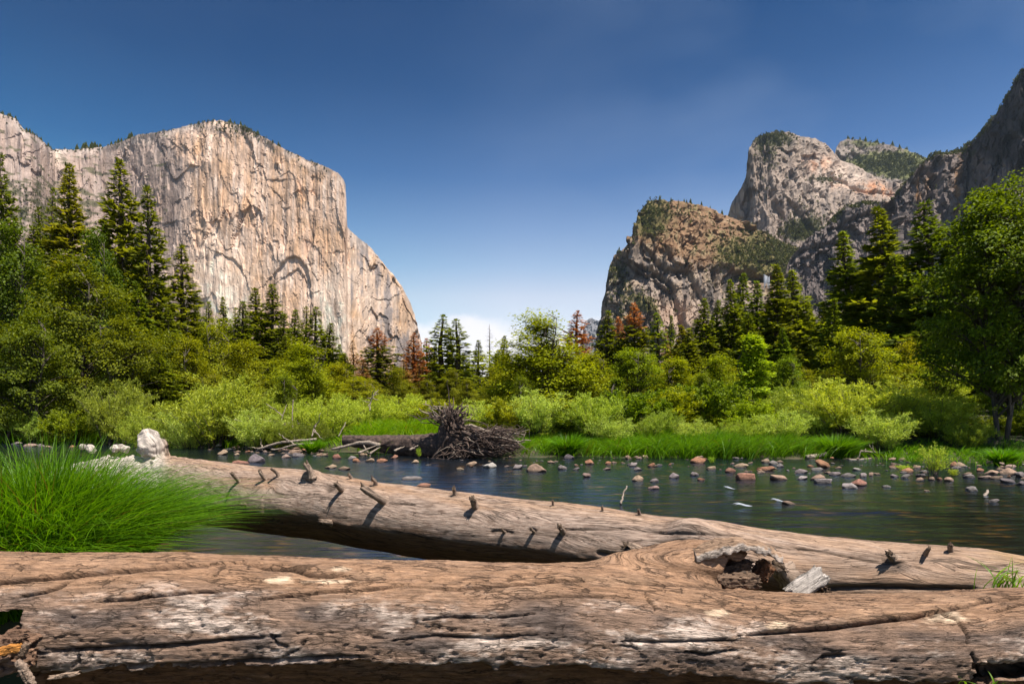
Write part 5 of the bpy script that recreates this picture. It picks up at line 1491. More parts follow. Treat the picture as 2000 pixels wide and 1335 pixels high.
col = mixc(col, [0.23, 0.15, 0.105], topz * sstep(0.05, 0.35, n2 + 0.5 * n3) * 0.7)
col = mixc(col, dk, sstep(0.10, 0.38, n3 * 0.5 + n4 * 0.6 - 0.5 * n5) * 0.7 * (1 - 0.7 * topz))
col = mixc(col, br, sstep(0.05, -0.45, th + 0.3 * n1) * 0.6)  # brown lower wood, tinted darker to carry the shade of the underside
col = mixc(col, [0.15, 0.075, 0.035], under * 0.85)  # shade below the undercut edge, painted as dark brown
# fresh pale scars where the surface has flaked
for (sx_, sy_, sa, sb) in ((545, 1132, 28, 8), (665, 1110, 17, 6), (640, 1134, 40, 4), (1400, 1196, 24, 6), (1520, 1222, 26, 9), (1850, 1205, 40, 12)):
    col = mixc(col, [0.70, 0.54, 0.40], (blob(PXv, PYv, sx_, sy_, sa, sb) * 1.6 + n3 * 0.9 - 0.45) * 2 * (front & (np.abs(PXv - sx_) < 90)))
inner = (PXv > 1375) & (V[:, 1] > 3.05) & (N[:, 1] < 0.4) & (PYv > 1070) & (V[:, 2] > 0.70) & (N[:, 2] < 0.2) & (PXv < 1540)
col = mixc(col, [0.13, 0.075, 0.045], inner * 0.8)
col = mixc(col, [0.02, 0.013, 0.01], crack * 0.85)
col = col * np.array([1.03, 0.98, 0.92]) * (1 + 0.45 * n3)[:, None]
color_attr(me, 'tint', np.clip(col, 0.01, 0.85)); vec_attr(me, 'flow', np.stack([X + 0.2 * w1, arc + 0.12 * w1 + 0.03 * n1, 0.3 * V[:, 1]], 1))
log1 = empty('fallen_log', (0, D1, 0))
tag(log1, 'cracked brown log lying right across the foreground, with a hollow broken limb', 'log')


def child(name, me_, mat, root, label=None):
    o = obj(name, me_, mat, root)
    o.location = (-root.location[0], -root.location[1], -root.location[2])
    if label: o['label'] = label
    return o


child('trunk', me, M_WOOD1, log1)


def chunk(cx, cy, cz, sx, sy, sz, rot, seed, tint, h=0.006, layers=0.0, rough=0.25, lump=0.32):
    """Splintered wood block, in world coordinates; grain along its own x."""
    rng = np.random.default_rng(seed)
    m = 1.45
    ax = np.arange(-sx * m, sx * m, h, dtype=np.float32); ay = np.arange(-sy * m, sy * m, h, dtype=np.float32); az = np.arange(-sz * m, sz * m, h, dtype=np.float32)
    A, B, Z_ = ax[:, None, None], ay[None, :, None], az[None, None, :]
    s_ = min(sx, sy, sz)
    en = sx * rough * pnoise(A * 0 + seed, B * 3 / sy, Z_ * 3 / sz)
    dx = np.abs(A) - sx * 0.92 + en; dy = np.abs(B + sy * 0.3 * pnoise(A * 1.6 / sx, seed + 0.5, Z_ * 0)) - sy * 0.9; dz = np.abs(Z_ + sz * 0.3 * pnoise(A * 1.5 / sx, B * 0, seed + 2.5)) - sz * 0.85
    ff = smax(smax(dx, dy, s_ * 0.4), dz, s_ * 0.4) + s_ * lump * pnoise(A * 4 / sx, B * 5 / sy, Z_ * 5 / sz + seed)
    if layers: ff = ff + layers * np.abs(pnoise(A * 2 / sx, B * 3 / sy, Z_ / 0.016)) * 2
    Vc, Qc = surface_nets(ff.astype(np.float32), (ax[0], ay[0], az[0]), h)
    q = rot.to_matrix() if hasattr(rot, 'to_matrix') else rot
    Rm = np.array(q)
    W = Vc @ Rm.T + np.array([cx, cy, cz])
    mm = np_mesh('chunk', W, Qc)
    Nn = vnormals(mm)
    if np.mean(np.sum(Nn * (W - W.mean(0)), 1)) < 0:
        bpy.data.meshes.remove(mm); mm = np_mesh('chunk', W, Qc[:, ::-1])
    nn = fbm(Vc[:, 0] * 12, Vc[:, 1] * 50, Vc[:, 2] * 50, 4)
    color_attr(mm, 'tint', np.clip(np.array(tint) * (1 + 0.6 * nn)[:, None], 0.01, 0.8)); vec_attr(mm, 'flow', Vc)
    return mm


from mathutils import Euler
def eul(a, b_, c): return Euler((math.radians(a), math.radians(b_), math.radians(c)))


for px_, py_, d_, s3, e3, tint, sd, lay in ((1430, 1106, 3.40, (.12, .05, .030), (0, -6, 12), (.13, .085, .06), 3, .006), (1437, 1136, 3.24, (.125, .05, .042), (0, 3, 8), (.19, .125, .085), 5, .004),
                                            (1490, 1112, 3.44, (.045, .04, .06), (10, 40, 20), (.17, .085, .045), 7, .004), (1400, 1086, 3.46, (.07, .05, .022), (0, -10, 10), (.12, .075, .05), 9, .004)):
    c_ = at(px_, py_, d_)
    child('rotten_wood', chunk(*c_, *s3, eul(*e3), sd, tint, 0.0055, lay), M_WOOD1, log1, 'dark layered rotten wood inside the hollow limb')
# torn arched lip over the hollow


def arched_lip(line, half_d, half_t, seed, tint, h=0.0055):
    """Broken shell: a slab following an arched line of (px, row, distance), deeper than thick."""
    P_ = np.array([at(*q) for q in line]); o = np.argsort(P_[:, 0]); P_ = P_[o]
    xs_ = np.arange(P_[0, 0] - .02, P_[-1, 0] + .02, h, dtype=np.float32)
    yv, zv = sm1(xs_, P_[:, 0], P_[:, 1], .02), sm1(xs_, P_[:, 0], P_[:, 2], .02)
    ys_ = np.arange(yv.min() - half_d * 1.6, yv.max() + half_d * 1.6, h, dtype=np.float32); zs_ = np.arange(zv.min() - .09, zv.max() + .09, h, dtype=np.float32)
    A, B, Z_ = xs_[:, None, None], ys_[None, :, None], zs_[None, None, :]
    dy = B - yv[:, None, None].astype(np.float32); dz = Z_ - zv[:, None, None].astype(np.float32) + 0.9 * dy * dy / max(half_d, 1e-3) * 0.35
    nn = pnoise(A * 16 + seed, B * 16, Z_ * 16); n2_ = pnoise(A * 45, B * 30 + seed, Z_ * 45)
    ff = smax(np.abs(dy + .02 * pnoise(A * 20, seed + .4, Z_ * 0)) - half_d, np.abs(dz) - half_t * (1 + .5 * pnoise(A * 9, seed + .7, Z_ * 0)), .015) + .010 * nn + .005 * n2_
    ff = np.maximum(ff, np.maximum(P_[0, 0] - A, A - P_[-1, 0] + .02 * pnoise(A * 0 + .3, B * 30, Z_ * 30)))
    Vc, Qc = surface_nets(ff.astype(np.float32), (xs_[0], ys_[0], zs_[0]), h)
    mm = np_mesh('lip', Vc, Qc); Nn = vnormals(mm)
    if np.mean(Nn[:, 2] * (Vc[:, 2] - np.interp(Vc[:, 0], xs_, zv))) < 0:
        bpy.data.meshes.remove(mm); mm = np_mesh('lip', Vc, Qc[:, ::-1]); Nn = vnormals(mm)
    nz_ = fbm(Vc[:, 0] * 12, Vc[:, 1] * 50, Vc[:, 2] * 50, 4)
    cc = np.ones((len(Vc), 3)) * np.array(tint)
    cc = mixc(cc, [0.36, 0.235, 0.155], sstep(0.5, 0.8, Nn[:, 2]))
    color_attr(mm, 'tint', np.clip(cc * (1 + 0.5 * nz_)[:, None], 0.01, 0.8)); vec_attr(mm, 'flow', Vc)
    return mm


def sm1(x, xp, fp, w=0.25):
    return (np.interp(x - w, xp, fp) + 2 * np.interp(x, xp, fp) + np.interp(x + w, xp, fp)) / 4


child('hollow_rim', arched_lip([(1352, 1080, 3.23), (1376, 1068, 3.25), (1405, 1060, 3.28), (1440, 1057, 3.31), (1478, 1060, 3.35), (1499, 1068, 3.38), (1514, 1080, 3.39)], .085, .017, 11, (.43, .36, .31)), M_WOOD1, log1, 'bleached arched lip over the hollow limb')
# torn plank in the gap low on the right
c_ = at(1975, 1276, 2.84)
child('splinter', chunk(*c_, .17, .03, .035, eul(0, -6, -3), 13, (.36, .25, .18), 0.006, .002), M_WOOD1, log1, 'split plank in the broken gap low on the right end')

# loose pieces
c_ = at(1577, 1141, 3.42)
tag(obj('wood_slab', chunk(*c_, .118, .06, .022, eul(38, -27, 14), 15, (.46, .41, .37), 0.0045, .0008, 0.30, 0.14), M_WOOD1), 'loose pale slab of wood leaning between the two logs', 'wood slab')
c_ = at(1600, 1150, 3.52)
tag(obj('wood_slab', chunk(*c_, .06, .05, .03, eul(15, 30, 50), 17, (.14, .09, .06), 0.005, .002, 0.35), M_WOOD1), 'small dark broken wood piece under the loose pale slab', 'wood slab')

# broken stub in the lower left corner, with orange heartwood
mb = MB()
pts = np.array([at(-70, 1288, 2.62), at(-10, 1284, 2.60), at(25, 1276, 2.60), at(44, 1272, 2.62)])
stub = chunk(*at(-12, 1283, 2.66), .16, .085, .085, eul(0, -8, 12), 19, (.22, .13, .085), 0.006, .002, 0.2)
st = empty('broken_branch', tuple(at(0, 1330, 2.6)))
tag(st, 'broken branch end with orange heartwood in the lower left corner', 'branch')
child('bark', stub, M_WOOD1, st)
child('heartwood', chunk(*at(18, 1268, 2.575), .052, .012, .022, eul(0, -14, 8), 20, (.62, .26, .06), 0.004, .002, 0.3), M_WOOD1, st)
tw = chunk(*at(50, 1313, 2.57), .018, .014, .062, eul(0, -28, 0), 22, (.40, .29, .22), 0.004, .001, 0.1)
child('twig', tw, M_WOOD1, st)
child('twig', chunk(*at(47, 1268, 2.58), .014, .012, .035, eul(0, 25, 0), 23, (.34, .23, .16), 0.004, .001, 0.1), M_WOOD1, st)
tag(obj('wood_splinter', chunk(*at(125, 1318, 2.62), .07, .012, .010, eul(0, -9, 0), 24, (.42, .30, .22), 0.004, .001, 0.2), M_WOOD1), 'thin twisted splinter under the left end of the near log', 'splinter')

# --- second log, from its white root end at the left to the right edge
LP = np.array([(120, 915, 8.5, .24), (200, 893, 8.1, .30), (330, 892, 7.6, .365), (430, 904, 7.1, .36), (541, 916, 6.6, .340), (640, 925, 6.3, .335), (700, 936, 6.1, .330), (800, 950, 5.85, .322), (900, 962, 5.6, .315), (1050, 977, 5.3, .305), (1180, 993, 5.1, .300), (1300, 1009, 4.95, .30), (1400, 1018, 4.85, .30),
               (1500, 1034, 4.72, .295), (1600, 1046, 4.6, .29), (1800, 1062, 4.4, .285), (1930, 1071, 4.3, .285), (2000, 1086, 4.25, .28), (2300, 1120, 4.0, .27)])
ax_ = (LP[:, 0] - 1000) / F * LP[:, 2]
azz = np.array([solve_z(a, b_, c * 0.98) for a, b_, c in zip(LP[:, 2], LP[:, 1], LP[:, 3])])
h2 = 0.0125
gx2 = np.arange(-6.3, 4.3, h2, dtype=np.float32); gy2 = np.arange(-0.62, 0.62, h2, dtype=np.float32); gz2 = np.arange(0.05, 1.66, h2, dtype=np.float32)


def sm1(x, xp, fp, w=0.25):
    return (np.interp(x - w, xp, fp) + 2 * np.interp(x, xp, fp) + np.interp(x + w, xp, fp)) / 4


yc2 = sm1(gx2, ax_, LP[:, 2]).astype(np.float32); zc2 = np.interp(gx2, ax_, azz).astype(np.float32); rc2 = sm1(gx2, ax_, LP[:, 3]).astype(np.float32)
ca = np.cos(np.arctan(np.gradient(yc2, gx2))).astype(np.float32)
GX = gx2[:, None, None]; GY = gy2[None, :, None]; GZ = gz2[None, None, :]
wob2 = (0.02 * fbm(gx2 * 1.1, 3.2, 0.7, 3)).astype(np.float32)[:, None, None]
f = np.sqrt((GY * ca[:, None, None]) ** 2 + (GZ - zc2[:, None, None]) ** 2) - rc2[:, None, None] + wob2
# root lumps
for (px_, py_, dy, r) in ((290, 859, .05, .14), (297, 874, -.05, .15), (245, 876, .10, .07), (226, 874, 0, .05), (163, 872, .1, .05), (180, 876, -.1, .06)):
    dd = float(np.interp(px_, LP[:, 0], LP[:, 2])) + dy
    c = at(px_, py_, dd)
    i0, i1 = np.searchsorted(gx2, c[0] - 0.55), np.searchsorted(gx2, c[0] + 0.55)
    s_ = np.sqrt((GX[i0:i1] - c[0]) ** 2 + (GY - (dd - yc2[i0:i1][:, None, None])) ** 2 + (GZ - c[2]) ** 2) - r
    f[i0:i1] = smin(f[i0:i1], s_.astype(np.float32), 0.08)
i1 = np.searchsorted(gx2, ax_[3])
f[:i1] += (0.035 * pnoise(GX[:i1] * 4.5, GY * 4.5, GZ * 4.5) + 0.022 * pnoise(GX[:i1] * 13, GY * 13, GZ * 22)) * sstep(ax_[3], ax_[2] - 0.3, GX[:i1]).astype(np.float32)
# raised swellings and a torn shelf where limbs were
for (px_, py_, r, k) in ((1350, 1032, .06, .18), (1535, 1118, .09, .08), (1755, 1098, .03, .06), (740, 968, .05, .05), (1097, 1040, .04, .04), (610, 928, .06, .06), (650, 950, .05, .05)):
    dd = float(np.interp(px_, LP[:, 0], LP[:, 2])) - 0.2
    c = at(px_, py_, dd)
    i0, i1 = np.searchsorted(gx2, c[0] - 0.5), np.searchsorted(gx2, c[0] + 0.5)
    s_ = np.sqrt((GX[i0:i1] - c[0]) ** 2 * 0.4 + (GY - (dd - yc2[i0:i1][:, None, None])) ** 2 + (GZ - c[2]) ** 2) - r
    f[i0:i1] = smin(f[i0:i1], s_.astype(np.float32), k)
f = np.maximum(f, np.maximum(-6.15 - GX, GX - 4.22))
V, Q = surface_nets(f.astype(np.float32), (gx2[0], gy2[0], gz2[0]), h2)
del f
V[:, 1] += np.interp(V[:, 0], gx2, yc2)
me = np_mesh('second_log', V, Q); N = vnormals(me)
if np.mean(N[:, 2] * (V[:, 2] - np.interp(V[:, 0], gx2, zc2))) < 0:
    bpy.data.meshes.remove(me); Q = Q[:, ::-1]; me = np_mesh('second_log', V, Q); N = vnormals(me)
PXv, PYv = proj(V); X = V[:, 0]
th = np.arctan2(V[:, 2] - np.interp(X, gx2, zc2), -(V[:, 1] - np.interp(X, gx2, yc2)) * 0.9)
arc = th * 0.32
w1 = fbm(X * 0.9, arc * 2.5, 0.4, 3)
# grain flowing round the knots
KN = [(460, 935), (512, 930), (535, 930), (602, 920), (660, 955), (635, 1020), (743, 970), (728, 942), (887, 963), (927, 986), (1097, 1038), (983, 1035), (1040, 1033), (1247, 1000), (1740, 1084), (1755, 1098), (1808, 1078), (1858, 1072), (1525, 1112), (1220, 1075), (470, 985)]
flow_y = arc + 0.05 * w1
front = N[:, 1] < 0.2
for kx, ky in KN:
    ddx = (PXv - kx) / 55.0; ddy = (PYv - ky) / 30.0
    g_ = np.exp(-ddx ** 2 - ddy ** 2) * front
    flow_y = flow_y - 0.050 * g_ * np.tanh(ddy * 3)
disp = 0.010 * fbm(X / 0.5, arc / 0.12, 1.0, 3) + 0.0035 * fbm(X / 0.12, flow_y / 0.018, 3.0, 4)
CR2 = [([(1090, 1033), (1150, 1034), (1230, 1032), (1290, 1040), (1340, 1043), (1450, 1045)], 2.0, .014), ([(650, 950), (640, 956)], 6, .03), ([(760, 982), (810, 986)], 1.8, .012), ([(1560, 1070), (1650, 1085), (1760, 1108)], 1.6, .010), ([(1600, 1150), (1700, 1146), (1800, 1148), (1900, 1150)], 5, .03),
       ([(1330, 1060), (1250, 1075), (1210, 1085), (1170, 1080)], 4, .03), ([(1500, 1066), (1600, 1076), (1700, 1096), (1820, 1112)], 1.5, .009), ([(1850, 1104), (1920, 1112), (1990, 1120)], 1.5, .010), ([(1725, 1092), (1745, 1100), (1765, 1098)], 4, .02), ([(1000, 1040), (980, 1036), (960, 1038)], 3, .015),
       ([(1035, 1034), (1045, 1036)], 3, .02)]
crack = np.zeros(len(V)); jx = 2.5 * fbm(X * 8, arc * 20, 2.2, 3)
for line, wd_, dep in CR2:
    xs_ = [p[0] for p in line]; ys_ = [p[1] for p in line]
    bb = front & (PXv > min(xs_) - 20) & (PXv < max(xs_) + 20) & (PYv > min(ys_) - 20) & (PYv < max(ys_) + 20)
    if not bb.any(): continue
    d_, sd_, t_ = polydist(PXv[bb], PYv[bb] + jx[bb], line)
    g_ = np.exp(-(d_ / wd_) ** 2); disp[bb] -= dep * g_; crack[bb] = np.maximum(crack[bb], g_)
set_co(me, V + N * disp[:, None])
n1 = fbm(X * 0.9, arc * 4, 2.0, 4); n2 = fbm(X * 3, flow_y * 40, 6.0, 4); n3 = fbm(X * 9, flow_y * 60, 8.0, 3)
col = np.ones((len(V), 3)) * np.array([0.40, 0.315, 0.265])
topz = sstep(0.75, 1.25, th + 0.3 * n1)
col = mixc(col, [0.42, 0.29, 0.20], topz * 0.8)
col = mixc(col, [0.56, 0.46, 0.40], sstep(0.0, 0.35, n2) * 0.6)
col = mixc(col, [0.15, 0.10, 0.075], sstep(-0.02, 0.34, n2 * 0.4 + n3) * 0.65)
col = mixc(col, [0.36, 0.22, 0.13], sstep(0.1, 0.4, n1) * 0.5)
col = mixc(col, [0.13, 0.07, 0.035], sstep(0.06, -0.22, th + 0.2 * n1 + 0.12 * n2) * 0.95)  # shaded underside painted into the wood colour as dark brown
col = mixc(col, [0.40, 0.28, 0.20], sstep(1380, 1500, PXv) * 0.5 * sstep(-0.3, 0.2, n1))
col = mixc(col, [0.56, 0.52, 0.48], sstep(335, 305, PXv) * 0.95)
col = mixc(col, [0.44, 0.30, 0.10], sstep(1900, 1980, PXv) * 0.3 * topz)
col = col * np.array([0.95, 0.89, 0.84])
for kx, ky in KN:
    col = mixc(col, [0.13, 0.09, 0.065], blob(PXv, PYv, kx, ky + 3, 9, 6) * front * 0.7)
col = mixc(col, [0.03, 0.02, 0.015], crack * 0.7)
col = col * (1 + 0.22 * n3)[:, None]
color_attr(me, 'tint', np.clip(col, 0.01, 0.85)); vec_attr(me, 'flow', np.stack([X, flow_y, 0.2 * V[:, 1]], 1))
log2 = empty('fallen_log', (0, 5.5, 0))
tag(log2, 'silvery barkless log with branch stubs lying behind the near log over the water', 'log')
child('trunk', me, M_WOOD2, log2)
FV, FPX, FPY = V[front], PXv[front], PYv[front]


def on_log(px_, py_):
    q = np.hypot(FPX - px_, FPY - py_); k = np.argmin(q + 0.0 * FV[:, 1])
    near_ = np.nonzero(q < q[k] + 3)[0]
    return FV[near_[np.argmin(FV[near_, 1])]].copy()


def stub_mesh(p0, p1, r0, r1, seed):
    """Broken branch stub from p0 (sunk in the log) to p1, ragged at the tip."""
    rng = np.random.default_rng(seed)
    n, k = 12, 18
    q = np.linspace(0, 1, n)
    bend = rng.normal(0, 0.06, 3) * np.linalg.norm(p1 - p0)
    pts = p0 + (p1 - p0) * q[:, None] + bend * (np.sin(q * math.pi))[:, None]
    rad_ = r0 + (r1 - r0) * q ** 0.6 + 0.6 * r0 * np.exp(-q * 9)
    b_ = MB(); b_.tube(pts, rad_, k, rough=0.07, rng=rng)
    Vt = np.concatenate(b_.V)
    ring = np.arange(n * k).reshape(n, k)
    ax0 = unit(p1 - p0)
    Vt[ring[-1]] += ax0 * (rng.normal(0, 0.55, (k, 1)) * r1 * 1.6); Vt[ring[-2]] += ax0 * (rng.normal(0, 0.25, (k, 1)) * r1)
    mm = np_mesh('stub', Vt, np.concatenate(b_.Q), np.concatenate(b_.T))
    nn = fbm(Vt[:, 0] * 60, Vt[:, 1] * 60, Vt[:, 2] * 25, 3)
    col_ = np.ones((len(Vt), 3)) * np.array([0.34, 0.25, 0.19]) * (1 + 0.6 * nn)[:, None]
    col_[ring[-1]] *= 0.6; col_[-1] = (0.14, 0.09, 0.055)
    color_attr(mm, 'tint', np.clip(col_, 0.02, 0.8)); vec_attr(mm, 'flow', np.stack([np.concatenate([np.repeat(q, k), [0, 1]]) * 0.2, np.concatenate([np.tile(np.arange(k), n), [0, 0]]) * 0.02, Vt[:, 0] * 0], 1))
    return mm


STUB = [  # base px,py, tip px,py (same distance) , towards camera metres, radii
    ((466, 936), (452, 923), .10, .028, .018), ((518, 932), (507, 918), .05, .026, .018), ((540, 930), (530, 915), .06, .024, .016), ((608, 922), (597, 905), .02, .040, .030), ((668, 955), (656, 944), .10, .034, .026), ((478, 992), (468, 984), .08, .022, .016),
    ((642, 1022), (625, 1018), .11, .034, .026), ((748, 972), (706, 950), .16, .044, .034), ((730, 944), (727, 935), .03, .026, .020), ((686, 930), (680, 925), .02, .024, .016), ((888, 964), (886, 953), .03, .024, .018), ((928, 986), (922, 973), .06, .036, .028), ((932, 987), (927, 976), .09, .030, .018),
    ((1098, 1036), (1093, 1028), .06, .034, .024), ((983, 1036), (980, 1033), .04, .018, .012), ((1040, 1034), (1037, 1031), .04, .018, .012), ((1081, 983), (1079, 976), .02, .016, .010), ((1178, 994), (1176, 989), .02, .016, .010), ((1250, 1002), (1247, 995), .03, .022, .012),
    ((1812, 1080), (1815, 1070), .06, .030, .014), ((1860, 1074), (1857, 1062), .03, .024, .017), ((1742, 1086), (1736, 1080), .035, .040, .026), ((1530, 1114), (1518, 1104), .12, .075, .055), ((1240, 1072), (1222, 1066), .05, .05, .04)]
for k_, (b0, b1, tow, r0, r1) in enumerate(STUB):
    p0 = on_log(*b0)
    d_ = p0[1]
    p1 = at(b1[0], b1[1], d_ - tow)
    ax0 = unit(p1 - p0)
    child('branch_stub', stub_mesh(p0 - ax0 * 0.04, p1, r0 * 0.86, r1 * 0.86, 100 + k_), M_WOOD2, log2)

# grass clump in front of the white root end
rng = np.random.default_rng(9)
n = 13000
a = rng.uniform(0, 6.28, n); r = np.sqrt(rng.random(n))
cx = np.where(rng.random(n) < 0.60, -3.27, -4.0); cx = cx + np.where(cx < -3.5, 0.75, 0.52) * r * np.cos(a); cy = 4.45 + 0.72 * r * np.sin(a)
zz = gz(cx, cy)
ox = (cx + 3.27) / 0.7; ox = np.where(cx < -3.7, (cx + 4.0) / 0.8, ox)
oy = (cy - 4.45) / 0.75
dirs = np.stack([ox * 0.85 + 0.13 + rng.normal(0, 0.32, n), np.where(oy < 0, 0.62, 0.9) * oy - 0.06 + rng.normal(0, 0.32, n), 0 * a], 1)
out_ = np.clip(np.hypot(ox, oy), 0, 1.2)
L = np.where(cx > -3.5, 1 - 0.28 * np.clip(ox, 0, 1), 1.0) * rng.uniform(0.55, 1.06, n) * (1.08 - 0.10 * out_)
Vv, Q = blades(n, np.stack([cx, cy, zz - 0.02], 1), dirs, L, rng.uniform(0.006, 0.011, n), np.clip(0.52 + 0.62 * out_ + 0.25 * np.maximum(-oy, 0) + rng.normal(0, 0.24, n), 0.15, 1.35), 5, 8)
g = tag(obj('grass_clump', np_mesh('grass_clump', Vv, Q), M_GRASS), 'large windblown clump of green sedge between the two logs at the left', 'grass clump')
g.color = (0.72, 0.86, 0.65, 1)
for (px_, py_, d_, n, h_, lab) in ((1972, 1150, 3.75, 42, .20, 'few green grass blades between the logs at the right edge'), (1932, 1352, 2.60, 26, .06, 'tiny pale grass wisp at the bottom right corner')):
    c_ = at(px_, py_, d_)
    P = np.stack([rng.normal(0, .07, n), rng.normal(0, .04, n), 0 * np.arange(n)], 1)
    dr = np.stack([rng.normal(0.1, .7, n), rng.normal(-.1, .5, n), np.zeros(n)], 1)
    Vv, Q = blades(n, P, dr, h_ * rng.uniform(.6, 1.3, n), rng.uniform(.005, .009, n), rng.uniform(.5, 1.1, n), 8, 7)
    g = tag(obj('grass_tuft', np_mesh('grass_tuft', Vv, Q), M_GRASS, None, tuple(c_)), lab, 'grass tuft')
    g.color = (1.1, 1.1, .9, 1)

# ------------------------------------------------------------------ uprooted tree on the far bank
root = empty('uprooted_tree', tuple(at(880, 893, 21.0)))
tag(root, 'dark uprooted tree lying on the far bank with its torn root plate', 'fallen tree')
rng = np.random.default_rng(31)
mb = MB()
q = np.linspace(0, 1, 90)
px_ = 670 + 215 * q; top_ = 859 - 4 * q; top_ = np.interp(q, [0, .35, .7, 1], [850, 851, 850, 844]); bot_ = np.interp(q, [0, .35, .7, 1], [868, 882, 892, 898])
dd_ = np.interp(q, [0, 1], [22.6, 21.2])
pts = np.array([at(a_, (t_ + b_) / 2, d_) for a_, t_, b_, d_ in zip(px_, top_, bot_, dd_)]); rr_ = (bot_ - top_) / 2 / F * dd_
th_ = np.linspace(0, 2 * math.pi, 41)[:-1]
Vt = pts[:, None, :] + np.stack([0 * th_, np.cos(th_), np.sin(th_)], 1)[None] * rr_[:, None, None] * (0.88 + 0.30 * ridged(np.linspace(0, 9, 90)[:, None], (th_ * 3.2)[None, :], 0.3, 3))[..., None]
k = 40; i = np.arange(89)[:, None] * k; j = np.arange(k)[None, :]; j2 = (j + 1) % k
mb.add(Vt.reshape(-1, 3), np.stack([i + j, i + j2, i + k + j2, i + k + j], -1).reshape(-1, 4))
child('trunk', mb.mesh('fallen_trunk'), M_ROOT, root)
# root plate: a ragged mass and many roots
core = MB()
for (cx_, cy_, d_, r_, kx, kz) in ((882, 850, 21.0, .50, .80, 1.45), (905, 872, 20.9, .48, 1.0, .85), (876, 818, 21.0, .32, .8, 1.2), (950, 866, 20.9, .40, 1.7, .62), (990, 872, 21.0, .22, 1.9, .7)):
    uu, vv = np.meshgrid(np.linspace(0, 2 * math.pi, 25)[:-1], np.linspace(0.01, math.pi - 0.01, 14))
    S_ = np.stack([np.cos(uu) * np.sin(vv), np.sin(uu) * np.sin(vv), np.cos(vv)], -1)
    R__ = r_ * (1 + 0.6 * fbm(S_[..., 0] * 3 + cx_, S_[..., 1] * 3, S_[..., 2] * 3, 4))
    Vc = at(cx_, cy_, d_) + S_ * R__[..., None] * np.array([kx, .6, kz])
    i = np.arange(13)[:, None] * 24; j = np.arange(24)[None, :]; j2 = (j + 1) % 24
    core.add(Vc.reshape(-1, 3), np.stack([i + j, i + 24 + j, i + 24 + j2, i + j2], -1).reshape(-1, 4))
child('root_plate', core.mesh('root_plate', False), M_ROOT, root)


def rootlet(mb_, p0, p1, r0, wig, seed):
    g_ = np.random.default_rng(seed)
    m = 9; s_ = np.linspace(0, 1, m)
    L_ = np.linalg.norm(p1 - p0)
    w_ = np.stack([fbm(s_ * 3 + seed, seed * 0.7, a_, 2) for a_ in (0.1, 4.1, 8.1)], 1) * wig * L_ * s_[:, None] ** 0.7
    mb_.tube(p0 + (p1 - p0) * s_[:, None] + w_, r0 * (1 - 0.85 * s_) + 0.006, 5)


dark_r = MB(); pale_r = MB()
for k in range(420):
    f_ = rng.random()
    if f_ < 0.28:      # upward fan
        p0 = at(rng.normal(884, 10), rng.uniform(815, 850), 21.0 + rng.normal(0, .15)); p1 = at(rng.normal(878, 26), rng.uniform(786, 826), 21.0 + rng.normal(0, .4)); r0 = .014 + .045 * rng.random() ** 2.5
    elif f_ < 0.72:    # swept to the right
        p0 = at(rng.normal(905, 14), rng.uniform(832, 880), 20.9 + rng.normal(0, .2)); p1 = at(rng.uniform(950, 1028), rng.uniform(838, 885) , 20.9 + rng.normal(0, .5)); r0 = .010 + .05 * rng.random() ** 3
    else:              # hanging to the water
        p0 = at(rng.normal(905, 20), rng.uniform(850, 880), 20.8 + rng.normal(0, .2)); p1 = at(rng.normal(912, 32), rng.uniform(886, 899), 20.7 + rng.normal(0, .3)); r0 = .008 + .04 * rng.random() ** 3
    rootlet(pale_r if rng.random() < 0.14 else dark_r, p0, p1, r0, 0.35, k)
for k, (a_, b_) in enumerate((((872, 825), (818, 797)), ((868, 820), (838, 803)), ((880, 800), (872, 742)), ((885, 810), (905, 785)), ((890, 815), (912, 790)), ((905, 845), (1005, 852)), ((975, 868), (1038, 857)), ((888, 870), (862, 894)), ((850, 880), (870, 900)))):
    rootlet(pale_r if k in (0, 6) else dark_r, at(*a_, 21.0), at(*b_, 20.9), 0.02 if k == 2 else 0.045, 0.12, 900 + k)
child('roots', dark_r.mesh('roots'), M_ROOT, root); child('roots', pale_r.mesh('pale_roots'), M_DEADWOOD, root, 'paler bare roots swept to the right')
for k, (a_, b_) in enumerate((((770, 880), (790, 871)), ((800, 878), (818, 868)), ((700, 884), (735, 868)), ((722, 886), (742, 872)))):
    m_ = MB(); rootlet(m_, at(*a_, 20.9), at(*b_, 21.2), 0.045, 0.15, 950 + k)
    child('branch_stub', m_.mesh('stub'), M_DEADWOOD, root)


def driftwood(label, line, d, r0, r1, seed, mat=M_DEADWOOD, twigs=0):
    m_ = MB(); g_ = np.random.default_rng(seed)
    P_ = np.array([at(a_, b_, d + (k_ * 0.12)) for k_, (a_, b_) in enumerate(line)])
    s_ = np.linspace(0, 1, 16); sp_ = np.linspace(0, 1, len(P_))
    c = np.stack([np.interp(s_, sp_, P_[:, q_]) for q_ in range(3)], 1)
    c = c + 0.03 * np.stack([fbm(s_ * 4, seed, a_, 2) for a_ in (0.3, 3.3, 6.3)], 1)
    m_.tube(c, r0 + (r1 - r0) * s_, 7, rough=0.08, rng=g_)
    for k_ in range(twigs):
        i_ = g_.integers(4, 15)
        rootlet(m_, c[i_], c[i_] + g_.normal(0, 0.28, 3) + np.array([0, 0, 0.12]), 0.02, 0.25, seed * 10 + k_)
    return tag(obj('driftwood_branch', m_.mesh('driftwood_branch'), mat), label, 'driftwood', 'driftwood on the far bank')


